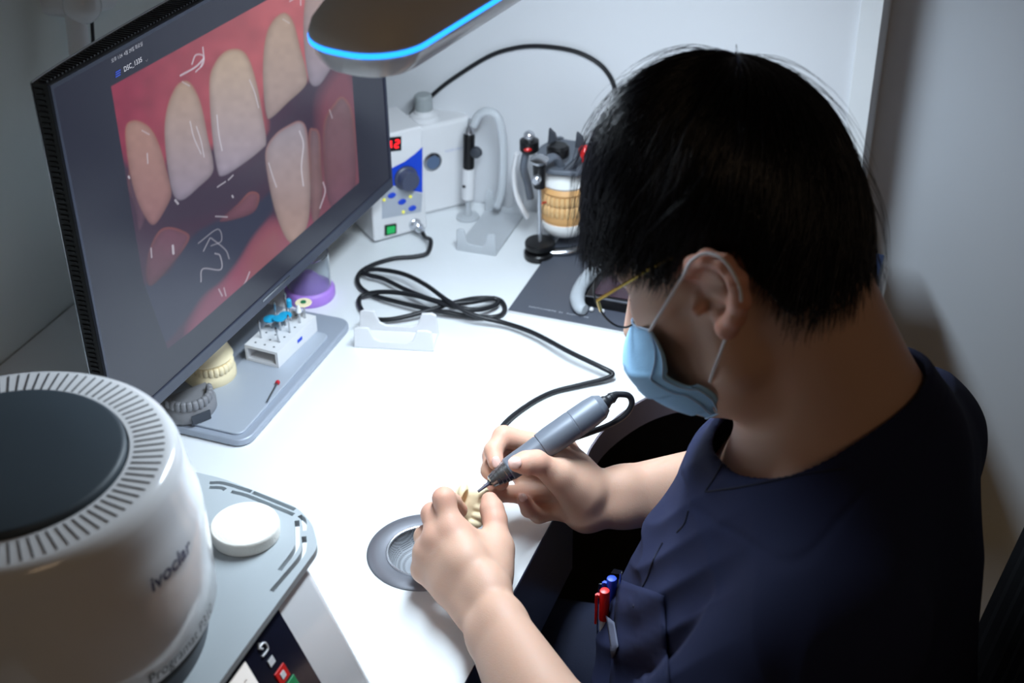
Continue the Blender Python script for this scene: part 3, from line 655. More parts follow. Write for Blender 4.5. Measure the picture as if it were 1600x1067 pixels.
# ================================================================== booklet, tray and strip under the technician's face
bk = thing('booklet', 'charcoal grey booklet lying on the bench under the jaw model', 'booklet', (-.40, 1.50, DZ))
G().box((-.395, 1.500, DZ+.0016), (.280, .228, .0024)).obj('pages', M['wplastic'], bk)
G().box((-.396, 1.502, DZ+.0036), (.282, .230, .0016)).obj('cover', M['book'], bk, bevel=.0005)
g = G(); x = Wz(826, 479, DZ+.005)[0]; rs = np.random.RandomState(2)
p0 = Wz(826, 479, DZ+.0046); p1 = Wz(915, 499, DZ+.0046); k = 0
while x < p1[0]:
    wl = rs.uniform(.0012, .0032); 
    if rs.rand() < .85: g.box((x+wl/2, p0[1]+.001*rs.rand(), DZ+.0047), (wl, rs.uniform(.0016, .003), .0002))
    x += wl+.0008
g.obj('printed_line', mat('silver_print', (150, 154, 162), .5), bk)
bz = DZ+.0046
q0 = Wz(912, 480, bz); q1 = Wz(985, 500, bz)
cs = thing('flat_case', 'flat black case with a silver edge line, lying on the charcoal booklet', 'case', ((q0[0]+.05), q0[1]+.03, bz))
G().box((q0[0]+.055, q0[1]+.034, bz+.0075), (.11, .062, .0145)).obj('body', M['black'], cs, bevel=.002)
G().box((q0[0]+.055, q0[1]+.0025, bz+.0155), (.106, .0016, .0014)).obj('silver_edge', M['silver'], cs)
G().box((q0[0]+.057, q0[1]+.036, bz+.0152), (.096, .050, .001)).obj('window', mat('maroon_window', (62, 38, 48), .2, coat=.3), cs)
G().lathe((q0[0]+.03, q0[1]-.0005, bz+.006), (0, -1, 0), [(.0001, 0), (.0001, .0001)], 6)
for kx in (.012, .026):
    G().ball((q0[0]+kx, q0[1]-.004, bz+.0028), .0028, 12)
    o = G().ball((q0[0]+kx, q0[1]-.006, bz+.0029), .0029, 12).obj('white_bead', M['wplastic'], base=(q0[0]+kx, q0[1]-.006, bz))
    tag(o, 'tiny white bead on the booklet in front of the black case, '+('left one' if kx < .02 else 'right one'), 'bead', 'beads by the black case')
pts = [Wz(*p, bz+.009)+UP*0 for p in [(940, 416), (922, 430), (908, 447), (902, 465), (906, 480), (914, 484)]]
o = G().tube(pts, [.006, .0095, .0085, .0095, .0082, .0065], n=16, smooth=8).obj('putty_strip', mat('grey_putty', (176, 182, 188), .7, bump=.5, bscale=300), base=(pts[2][0], pts[2][1], bz))
tag(o, 'curved pale grey putty strip beside the black case on the booklet', 'putty strip')
# things on the far right end of the bench, behind the neck
o = G().box((-.150, 1.590, DZ+.014), (.062, .09, .027)).obj('storage_box', mat('deep_blue_box', (38, 52, 84), .5), base=(-.15, 1.59, DZ), bevel=.002); tag(o, 'small dark blue box on the far right end of the bench, behind the neck', 'box')
# wall cable
o = G().tube([Wy(628, 260, WB-.0045), Wy(634, 195, WB-.0045)]+[Wy(*p, WB-.0045) for p in [(650, 171), (672, 152), (702, 127), (760, 90), (800, 76), (840, 72), (890, 78), (925, 92), (948, 112), (961, 140), (968, 190), (965, 260), (950, 330)]]+[(-.46, 1.63, DZ+.003)], .0030, n=10, smooth=6).obj('power_cable', M['rubber'], base=(-.46, 1.63, DZ))
tag(o, 'black power cable arching up against the back wall behind the jaw model', 'cable')
# lamp bracket on the side wall
br = thing('wall_bracket', 'white jointed lamp bracket on the side wall above the monitor', 'bracket', (WL, 1.10, 1.26))
bp = Wx(128, 8, WL+.045); 
G().ball(bp, .022, 28).obj('ball_joint', M['wgloss'], br)
G().tube([Wx(118, 22, WL+.04), Wx(122, 60, WL+.04), Wx(130, 130, WL+.04)], .012, n=20, smooth=2).obj('post', M['wplastic'], br)
G().cyl(Wx(142, 5, WL+.03), Wx(148, 110, WL+.03), .0022).obj('cable', M['rubber'], br)
G().cyl(Wx(128, 8, WL+.045), Wx(168, -2, WL+.03), .012).obj('stub_arm', M['wplastic'], br)
G().cyl(np.array([WL, bp[1], bp[2]]), bp, .016).obj('wall_mount', M['wplastic'], br)
br.location = (WL, bp[1], bp[2])
for ch in br.children: ch.location = (0, 1.10-bp[1], 1.26-bp[2])

# ================================================================== bench lamp
LD = np.array([.148, .989, 0.]); LD /= np.linalg.norm(LD); LX = np.array([LD[1], -LD[0], 0.])
LE = np.array([-.452, .845, 1.300])          # middle of the near end
LL, LW = .50, .092
lm = thing('bench_lamp', 'grey bench lamp with a glowing blue light line, hanging over the bench', 'lamp', LE+LD*LL/2)
L3 = np.stack([LX, LD, UP], 1); lo = LE
def lout(w_, l_, r_): return [(x, y+LL/2) for x, y in rrect(w_, l_, r_, 10)]
def loft(name, levels, m, par, cap=True):
    g = G(); n = None; vs = []
    for (w_, l_, r_, z) in levels:
        P_ = lout(w_, l_, r_); n = len(P_); vs += [lo+L3@np.array([x, y, z]) for x, y in P_]
    fs = [(k*n+i, k*n+(i+1) % n, (k+1)*n+(i+1) % n, (k+1)*n+i) for k in range(len(levels)-1) for i in range(n)]
    if cap: fs += [tuple(range(n))[::-1], tuple((len(levels)-1)*n+i for i in range(n))]
    g.add(vs, fs); return g.obj(name, m, par, ang=40)
loft('housing', [(LW, LL, .041, .0015), (LW, LL, .041, .004), (LW-.006, LL-.006, .038, .012), (LW-.022, LL-.022, .031, .022), (LW-.044, LL-.044, .022, .028), (LW-.066, LL-.066, .012, .031)], M['lampgrey'], lm)
loft('light_line', [(LW+.001, LL+.001, .0415, -.0022), (LW+.001, LL+.001, .0415, .0016)], mat('blue_light_line', (0, 60, 120), .4, emit=3.0, emit_rgb=(30, 135, 255)), lm)
loft('skirt', [(LW-.001, LL-.001, .040, -.002), (LW-.008, LL-.008, .037, -.012), (LW-.020, LL-.020, .031, -.020), (LW-.026, LL-.026, .028, -.020)], M['wgloss'], lm)
loft('diffuser', [(LW-.028, LL-.028, .027, -.0190), (LW-.028, LL-.028, .027, -.0206)], mat('lamp_diffuser', (240, 244, 255), .5, emit=6, emit_rgb=(225, 238, 255)), lm)
ac = LE+LD*LL*.55+UP*.034
G().tube([ac-UP*.002, ac+UP*.10, ac+UP*.30+np.array([-.05, -.03, 0]), np.array([-.80, 1.15, 1.72]), np.array([WL+.02, 1.18, 1.74])], .011, n=16, smooth=6).obj('arm', M['wplastic'], lm)
G().lathe((WL+.0005, 1.18, 1.74), (1, 0, 0), [(.03, 0), (.03, .01), (.018, .025)], 30).obj('arm_mount', M['wplastic'], lm)

# ================================================================== jaw articulator
AY = 1.545
ar = thing('articulator', 'dental articulator holding a plaster jaw model with tan teeth, by the back wall', 'articulator', Wz(850, 395, DZ))
def AP(px, py, dy=0): return Wy(px, py, AY+dy)
alum = M['alum']
# lower frame and feet
ft = Wz(842, 402, DZ)
G().lathe((ft[0], ft[1], DZ+.0005), UP, [(.019, 0), (.0195, .003), (.0195, .008), (.018, .010)], 40).obj('foot', M['black'], ar)
G().lathe((ft[0]+.0, ft[1]+.004, DZ+.0115), UP, [(.012, 0), (.0195, .003), (.0200, .008), (.019, .0105), (.012, .0115)], 40).obj('incisal_table', M['black'], ar)
g = G()
b0 = np.array([ft[0]+.005, ft[1]+.004, DZ+.012])
g.tube([b0+np.array([.004, 0, -.004]), b0+np.array([.035, .012, -.003]), b0+np.array([.075, .05, .004]), b0+np.array([.10, .085, .006])], .0075, n=12, smooth=6, flat=.7)
g.tube([b0+np.array([-.004, 0, -.004]), b0+np.array([.0, .05, .002]), b0+np.array([-.01, .095, .006])], .0075, n=12, smooth=6, flat=.7)
g.tube([b0+np.array([-.012, .095, .006]), b0+np.array([.10, .088, .006])], .008, n=12, smooth=4, flat=.7)
g.obj('lower_frame', M['steel'], ar)
for dx_, dy_ in ((.10, .088), (-.012, .097)):
    c_ = (b0[0]+dx_, b0[1]+dy_, DZ+.0005); G().lathe(c_, UP, [(.009, 0), (.009, .008), (.006, .012)], 24).obj('foot', M['black'], ar)
    G().cyl((c_[0], c_[1], DZ+.015), (c_[0], c_[1], DZ+.125), .006).obj('rear_post', M['alum'], ar)
# casts
def arch(cx, cy, w_, d_, z0, z1, tap=1.0, n=36, flare=1.0):
    lo_ = []; hi = []
    for i in range(n):
        a = PI+PI*i/(n-1)*1.0; x = w_*math.cos(a); y = d_*math.sin(a)*1.25; lo_.append((cx+x, cy+y))
    lo_ += [(cx+w_, cy+d_*.55), (cx-w_, cy+d_*.55)]
    return lo_
def cast(name, levels, m, par, cx, cy):
    g = G(); vs = []; n = None
    for (w_, d_, z, sh) in levels:
        P_ = arch(cx, cy+sh, w_, d_, 0, 0); n = len(P_); vs += [(x, y, z) for x, y in P_]
    fs = [(k*n+i, k*n+(i+1) % n, (k+1)*n+(i+1) % n, (k+1)*n+i) for k in range(len(levels)-1) for i in range(n)]+[tuple(range(n))[::-1], tuple((len(levels)-1)*n+i for i in range(n))]
    g.add(vs, fs); return g.obj(name, m, par, ang=50)
CX, CY = AP(872, 330)[0], AY+.030
zb = DZ+.026
cast('lower_plaster', [(.024, .020, zb-.004, 0), (.029, .024, zb, 0), (.034, .028, zb+.010, 0), (.033, .027, zb+.016, 0)], M['plaster'], ar, CX, CY)
cast('lower_gum', [(.031, .025, zb+.014, 0), (.034, .028, zb+.022, 0), (.032, .026, zb+.031, 0)], M['tan'], ar, CX, CY)
cast('upper_gum', [(.031, .026, zb+.054, 0), (.034, .028, zb+.061, 0), (.031, .025, zb+.067, 0)], M['tan'], ar, CX, CY)
cast('upper_plaster', [(.030, .024, zb+.065, 0), (.033, .027, zb+.070, 0), (.028, .022, zb+.086, 0), (.022, .018, zb+.090, 0)], M['plaster'], ar, CX, CY)
def tooth_bm(g, c_, out, w_, h_, d_, up=1):
    x = np.cross(UP, out); M3 = np.stack([x, out, UP*up], 1); vs = []; n = 10
    lv = [(.70, .7, 0), (.95, 1.0, .25), (1.0, 1.0, .6), (.92, .8, .88), (.6, .45, 1.0)]
    for sx_, sy_, t in lv:
        for i in range(n):
            a = 2*PI*i/n; ca, sa = math.cos(a), math.sin(a); ca = abs(ca)**.7*(1 if ca > 0 else -1); sa = abs(sa)**.7*(1 if sa > 0 else -1)
            vs.append(np.array(c_)+M3@np.array([ca*w_/2*sx_, sa*d_/2*sy_, t*h_]))
    g.add(vs, [(k*n+i, k*n+(i+1) % n, (k+1)*n+(i+1) % n, (k+1)*n+i) for k in range(4) for i in range(n)]+[tuple(4*n+i for i in range(n))])
for nm, z_, upd in (('lower_tooth', zb+.028, 1), ('upper_tooth', zb+.058, -1)):
    for i in range(13):
        a = PI*1.5+(i-6)*.215; ca, sa = math.cos(a), math.sin(a)
        c_ = (CX+.030*ca, CY+.0325*sa, z_); out = np.array([ca/.030, sa/.0325, 0]); out /= np.linalg.norm(out)
        g = G(); tooth_bm(g, c_, out, .0070, .0155, .0075, upd); g.obj(nm, M['toothtan'], ar, ang=60)
# upper frame
zt = zb+.092
g = G(); g.prism(roundpoly([(CX-.034, CY-.022), (CX-.012, CY-.040), (CX+.030, CY-.034), (CX+.040, CY+.03), (CX+.030, CY+.055), (CX-.035, CY+.055), (CX-.045, CY+.02)], .010), zt, zt+.007); g.obj('upper_frame', M['alum'], ar, bevel=.002)
for px, py, h_ in ((862, 200, 26), (905, 206, 24)):
    a = AP(px, py+h_, .03); b_ = AP(px, py, .03); g = G(); wv = .005
    g.prism([(-wv, 0), (wv*1.8, 0), (wv*1.0, .7*np.linalg.norm(b_-a)), (-wv*.6, np.linalg.norm(b_-a))], -.003, .003, M3=np.stack([np.array([1., 0, 0]), (b_-a)/np.linalg.norm(b_-a), np.cross([1, 0, 0], (b_-a)/np.linalg.norm(b_-a))], 1), o=a); g.obj('mounting_prong', M['darkgrey'], ar, bevel=.001)
a = AP(872, 232, .015); G().lathe(a-UP*.010, UP, [(.013, 0), (.0145, .002), (.0145, .012), (.011, .015)], 32).obj('mounting_knob', M['black'], ar)
a = AP(827, 228, .02); G().lathe(a-UP*.008, UP, [(.010, 0), (.0125, .003), (.0125, .016), (.007, .018)], 28).obj('side_knob', M['black'], ar); G().ball(a+UP*.014, .0075, 18).obj('screw_head', M['chrome'], ar)
G().tube([AP(817, 232, .015), AP(824, 234, .008), AP(833, 231, .015)], .0028, n=8, smooth=4).obj('red_ring', M['red'], ar)
a = AP(914, 240, .02); G().lathe(a-UP*.010, UP, [(.006, 0), (.008, .003), (.008, .016), (.005, .020)], 20).obj('red_knob', M['red'], ar)
G().tube([AP(808, 240, .02), AP(803, 268, .02), AP(806, 300, .02), AP(816, 325, .02), AP(824, 338, .025)], .0055, n=12, smooth=6, flat=.6).obj('side_bow', M['wplastic'], ar)
G().tube([AP(822, 236, .02), AP(818, 262, .02), AP(824, 285, .03), AP(829, 310, .03)], .006, n=12, smooth=6, flat=.8).obj('side_arm', M['alum'], ar)
G().tube([AP(884, 268, .0), AP(900, 253, .01), AP(912, 243, .02)], .005, n=10, smooth=4).obj('cross_lever', M['darkgrey'], ar)
# incisal pin
pt = AP(843, 262, -.025); pb = np.array([ft[0], ft[1]+.004, DZ+.022]); 
G().cyl(pb, pt, .0026).obj('incisal_pin', M['chrome'], ar)
v_ = (pt-pb)/np.linalg.norm(pt-pb)
G().cyl(pt-v_*.028, pt+v_*.006, .0078, .0088, 20).obj('pin_clamp', M['black'], ar)
G().lathe(pt-v_*.012+np.array([0, -.006, 0]), (0, -1, 0), [(.005, 0), (.006, .002), (.006, .009), (.004, .011)], 20).obj('thumb_screw', M['chrome'], ar)
G().lathe(pt+v_*.006, v_, [(.006, 0), (.011, .003), (.012, .007), (.006, .010)], 24).obj('pin_head', M['silver'], ar)
g = G(); g.tube([pt+v_*.004, pt+v_*.004+np.array([.012, .02, .004]), np.array([CX, CY-.02, zt+.004])], .007, n=12, smooth=4, flat=.7); g.obj('front_arm', M['alum'], ar)
G().tube([AP(846, 318, -.028+.01), AP(852, 316, .0), AP(858, 320, .0)], .0012, n=6, smooth=3).obj('red_mark', M['red'], ar)

# ================================================================== on the monitor's foot
PZ = DZ+.0103; RZ = DZ+.0131
bA, bB, bC = Wz(385, 562, RZ), Wz(436, 575, RZ), Wz(497, 517, RZ)
bx_ = bB-bA; bwid = np.linalg.norm(bx_); bx_ /= bwid; by_ = np.array([-bx_[1], bx_[0], 0]); bl_ = (bC-bB)@by_; bh = .021
blk = thing('bur_block', 'white hollow plastic block holding dental burs, on the monitor foot', 'bur holder', (bA+bB)/2+by_*bl_/2)
B3 = np.stack([bx_, by_, UP], 1); g = G(); t_ = .0035
def BP(a, b_, c_=0): return bA+bx_*a+by_*b_+UP*c_
g.box(BP(bwid/2, bl_/2, bh-t_/2), (bwid, bl_, t_), M3=B3); g.box(BP(bwid/2, bl_/2, t_/2), (bwid, bl_, t_), M3=B3)
g.box(BP(t_/2, bl_/2, bh/2), (t_, bl_, bh-2*t_), M3=B3); g.box(BP(bwid-t_/2, bl_/2, bh/2), (t_, bl_, bh-2*t_), M3=B3); g.box(BP(bwid/2, bl_-t_/2, bh/2), (bwid-2*t_, t_, bh-2*t_), M3=B3)
g.obj('body', M['wplastic'], blk)
g = G(); g.box(BP(bwid+.0002, bl_*.55, bh*.5), (.0006, .010, .004), M3=B3); g.obj('blue_print', M['blue'], blk)
g = G()
for i in range(3):
    for j in range(7): g.cyl(BP(bwid*(.22+.28*i), bl_*(.10+.133*j), bh-.0002), BP(bwid*(.22+.28*i), bl_*(.10+.133*j), bh+.0003), .0013, n=10)
g.obj('bur_holes', M['darkgrey'], blk)
def bur(i, j, kind, lab, h_=.024, lean=(0, 0)):
    c_ = BP(bwid*(.22+.28*i), bl_*(.10+.133*j), bh-.004); ax = UP+bx_*lean[0]+by_*lean[1]; ax /= np.linalg.norm(ax)
    t = thing('dental_bur', lab, 'bur', c_, 'burs standing in the white block')
    G().cyl(c_, c_+ax*h_, .0011, n=10).obj('shank', M['silver'], t); e = c_+ax*h_
    if kind == 'wheel': G().lathe(e, ax, [(.0095, 0), (.0100, .0008), (.0095, .0016)], 30).obj('head', M['cream'], t); G().lathe(e+ax*.0016, ax, [(.0035, 0), (.0030, .0012)], 16).obj('hub', mat('green_hub', (30, 110, 70), .4), t)
    elif kind == 'disc': G().lathe(e-ax*.001, ax, [(.0035, 0), (.0075, .0006), (.0075, .0018), (.002, .003)], 24).obj('head', M['cyan'], t)
    elif kind == 'cyl': G().lathe(e-ax*.004, ax, [(.0015, 0), (.0032, .001), (.0032, .010), (.002, .0115)], 18).obj('head', M['cyan'], t)
    elif kind == 'cone': G().lathe(e-ax*.003, ax, [(.002, 0), (.0036, .002), (.0030, .006), (.0006, .0115)], 18).obj('head', M['wplastic'], t)
    elif kind == 'steel': G().lathe(e-ax*.001, ax, [(.0011, 0), (.0016, .001), (.0014, .005), (.0005, .007)], 12).obj('head', M['steel'], t)
    return t
bur(2, 6, 'wheel', 'bur with a cream wheel and green hub at the far end of the white block')
bur(2, 5, 'cone', 'bur with a white pointed tip beside the cream wheel bur', .020)
bur(1, 5, 'cyl', 'bur with an upright blue cylinder tip in the white block', .026)
bur(1, 3, 'disc', 'bur with a bright blue disc, nearer the middle of the white block', .020)
bur(1, 4, 'disc', 'bur with a bright blue disc next to the blue cylinder bur', .018, (.05, 0))
bur(0, 6, 'steel', 'plain steel bur at the far inner corner of the white block', .028)
bur(0, 1, 'steel', 'plain steel bur standing alone at the near inner corner of the white block', .022)
bur(2, 1, 'steel', 'plain steel bur nearest the open end of the white block, on the outer row', .018, (-.12, 0))
bur(2, 3, 'steel', 'plain steel bur in the middle of the outer row of the white block', .022)
bur(0, 3, 'disc', 'bur with a blue disc in the inner row of the white block', .017, (0, -.08))
bur(0, 4, 'steel', 'plain steel bur behind the blue disc burs in the white block', .028)
# loose bur
a, b_ = Wz(417, 628, RZ+.0014), Wz(433, 599, RZ+.0024); t = thing('dental_bur', 'loose steel bur with a red tip lying on the monitor foot', 'bur', a); v_ = (b_-a)/np.linalg.norm(b_-a)
G().cyl(a, b_, .0012, n=12).obj('shank', M['steel'], t); G().lathe(b_-v_*.0005, v_, [(.0014, 0), (.0026, .001), (.0028, .003), (.0018, .0048)], 16).obj('red_tip', M['redr'], t)
# purple former with clear ring
pc_ = Wz(484, 470, DZ); pc_ = np.array([pc_[0]-.004, pc_[1]+.010, DZ])
t = thing('casting_ring', 'purple silicone casting base with a clear plastic sleeve behind the bur block', 'casting ring', pc_)
G().lathe(pc_, UP, [(.030, .0005), (.0315, .003), (.0315, .012), (.029, .016), (.020, .020), (.012, .030), (.006, .036), (.0001, .037)], 48).obj('base', M['purple'], t)
G().lathe(pc_, UP, [(.0275, .016), (.0275, .062), (.0262, .062), (.0262, .017)], 48, False, False).obj('sleeve', M['clear'], t)
# casts of teeth
def stone(name, lab, cat, c_, rz, m, mt, halves, s=1.0, parts_names=('lower_cast', 'upper_cast')):
    t = thing(name, lab, cat, c_); t.rotation_euler = (0, 0, rz)
    def lv(levels, nm):
        g = G(); vs = []
        for (w_, d_, z) in levels: P_ = arch(0, 0, w_*s, d_*s, 0, 0); n = len(P_); vs += [(x, y, z*s) for x, y in P_]
        fs = [(k*n+i, k*n+(i+1) % n, (k+1)*n+(i+1) % n, (k+1)*n+i) for k in range(len(levels)-1) for i in range(n)]+[tuple(range(n))[::-1], tuple((len(levels)-1)*n+i for i in range(n))]
        g.add(vs, fs); o = g.obj(nm, m, None, ang=50); o.parent = t; return o
    lv([(.029, .022, .0003), (.031, .024, .004), (.031, .024, .014), (.028, .021, .020)], parts_names[0])
    g = G()
    for i in range(12):
        a = PI*1.5+(i-5.5)*.24; out = np.array([math.cos(a)/.026, math.sin(a)/.028, 0]); out /= np.linalg.norm(out)
        tooth_bm(g, (.025*math.cos(a)*s, .027*math.sin(a)*s, .018*s), out, .0072*s, .011*s, .0078*s)
    o = g.obj('teeth', mt, None, ang=60); o.parent = t
    if halves:
        lv([(.026, .020, .027), (.030, .023, .033), (.026, .020, .042), (.023, .018, .052), (.026, .021, .060), (.026, .021, .064)], parts_names[1])
    return t
c1 = Wz(338, 598, PZ); stone('plaster_cast', 'cream plaster jaw cast, upper and lower, on the monitor foot under the screen', 'jaw cast', (c1[0]-.010, c1[1]+.008, PZ), 1.15, M['cream'], M['cream'], True, .92)
c2 = Wz(292, 655, PZ); stone('resin_cast', 'grey resin jaw model with printed tabs beside the white furnace', 'jaw model', (c2[0]-.006, c2[1]+.015, PZ), 1.0, M['greycast'], M['greycast'], False, 1.0)
t = bpy.data.objects[[o.name for o in bpy.data.objects if o.name.startswith('resin_cast')][0]]
g = G(); g.box((0, -.0318, .009), (.022, .0016, .011)); o = g.obj('label_tab', M['darkgrey'], None); o.parent = t

# ================================================================== chair
CHX = .128
ch = thing('office_chair', 'black office chair with a ribbed mesh back behind the technician', 'chair', (.05, .96, 0))
g = G(); nW, nH = 46, 30; vs = []
def chp(a, b_, off=0):        # a across (-1..1), b up (0..1)
    y = .96+a*.235*(1-.10*b_**3); z = .50+b_*.455-.05*abs(a)**4*b_; x = CHX-.035*(1-a*a)*0+.055*a*a*-1+.06*(b_-.4)+off
    return np.array([x, y, z])
for off in (0, .012):
    vs += [chp(-1+2*i/nW, j/nH, off+(.0022 if (i % 2) and not off else 0)) for i in range(nW+1) for j in range(nH+1)]
K = (nW+1)*(nH+1); I = lambda i, j, k=0: k*K+i*(nH+1)+j
fs = [(I(i, j, k), I(i+1, j, k), I(i+1, j+1, k), I(i, j+1, k)) for k in (0, 1) for i in range(nW) for j in range(nH)]
for i in range(nW): fs += [(I(i, 0), I(i+1, 0), I(i+1, 0, 1), I(i, 0, 1)), (I(i, nH), I(i+1, nH), I(i+1, nH, 1), I(i, nH, 1))]
for j in range(nH): fs += [(I(0, j), I(0, j+1), I(0, j+1, 1), I(0, j, 1)), (I(nW, j), I(nW, j+1), I(nW, j+1, 1), I(nW, j, 1))]
g.add(vs, fs); g.obj('backrest', mat('black_mesh_fabric', (18, 19, 24), .7), ch, ang=20)
G().prism(roundpoly([(-.18, .73), (.14, .73), (.14, 1.19), (-.18, 1.19)], .06), .42, .475).obj('seat', M['matte_black'], ch, bevel=.012)
G().tube([(.02, .96, .43), (.20, .96, .42), (.235, .96, .55), (.205, .96, .70)], .016, n=12).obj('back_support', M['black'], ch)
G().cyl((-.02, .96, .10), (-.02, .96, .42), .025).obj('gas_column', M['black'], ch)
for k in range(5):
    a = 2*PI*k/5+.3; e = np.array([-.02+.27*math.cos(a), .96+.27*math.sin(a), .07])
    G().tube([(-.02, .96, .11), (-.02+.14*math.cos(a), .96+.14*math.sin(a), .10), e], [.024, .020, .016], n=10, smooth=4).obj('base_leg', M['black'], ch)
    G().lathe(e+np.array([-.012*math.sin(a), .012*math.cos(a), -.042]), (math.sin(a), -math.cos(a), 0), [(.02, 0), (.026, .004), (.026, .020), (.02, .024)], 20).obj('castor', M['rubber'], ch)

# ================================================================== implicit-surface modelling
def _t(v): return np.asarray(v, np.float32)
class Prim:
    """kind cone: a,b,ra,rb ; ell: c,r(3),M rows=axes ; box: c,h(3),M,round"""
    def __init__(s, kind, k=.01, op='+', **kw): s.kind = kind; s.k = k; s.op = op; s.__dict__.update(kw)
    def d(s, p):
        if s.kind == 'cone':
            ba = s.b-s.a; pa = p-s.a; t = np.clip((pa@ba)/(ba@ba+1e-12), 0, 1); q = pa-t[:, None]*ba
            return np.sqrt((q*q).sum(1))-(s.ra+(s.rb-s.ra)*t)
        q = (p-s.c)@s.M.T
        if s.kind == 'ell':
            k0 = np.sqrt(((q/s.r)**2).sum(1)); k1 = np.sqrt(((q/(s.r*s.r))**2).sum(1)); return k0*(k0-1)/np.maximum(k1, 1e-9)
        if s.kind == 'box':
            e = np.abs(q)-(s.h-s.rd); return np.sqrt((np.maximum(e, 0)**2).sum(1))+np.minimum(e.max(1), 0)-s.rd
        if s.kind == 'plane': return (p-s.c)@s.n
def cone(a, b, ra, rb=None, k=.01, op='+'): return Prim('cone', k, op, a=_t(a), b=_t(b), ra=ra, rb=ra if rb is None else rb)
def ell(c, r, M=None, k=.01, op='+'): return Prim('ell', k, op, c=_t(c), r=_t(r), M=_t(np.eye(3) if M is None else M))
def sbox(c, h, M=None, rd=.002, k=.005, op='+'): return Prim('box', k, op, c=_t(c), h=_t(h), M=_t(np.eye(3) if M is None else M), rd=rd)
def half(c, n, k=.003, op='-'): n = _t(n); return Prim('plane', k, op, c=_t(c), n=n/np.linalg.norm(n))   # op '-' removes the side opposite to n... (d<0 side)
def chain(pts, rs, k=.01, op='+'): return [cone(pts[i], pts[i+1], rs[i], rs[i+1], k, op) for i in range(len(pts)-1)]
def evalp(prims, p, disp=None):
    D = None
    for s in prims:
        e = s.d(p)
        if D is None: D = e; continue
        k = s.k
        if s.op == '+': h = np.maximum(k-np.abs(D-e), 0)/k; D = np.minimum(D, e)-h*h*k*.25
        elif s.op == '-': e = -e; h = np.maximum(k-np.abs(D-e), 0)/k; D = np.maximum(D, e)+h*h*k*.25
        else: h = np.maximum(k-np.abs(D-e), 0)/k; D = np.maximum(D, e)+h*h*k*.25
    if disp is not None: D = D+disp(p)
    return D
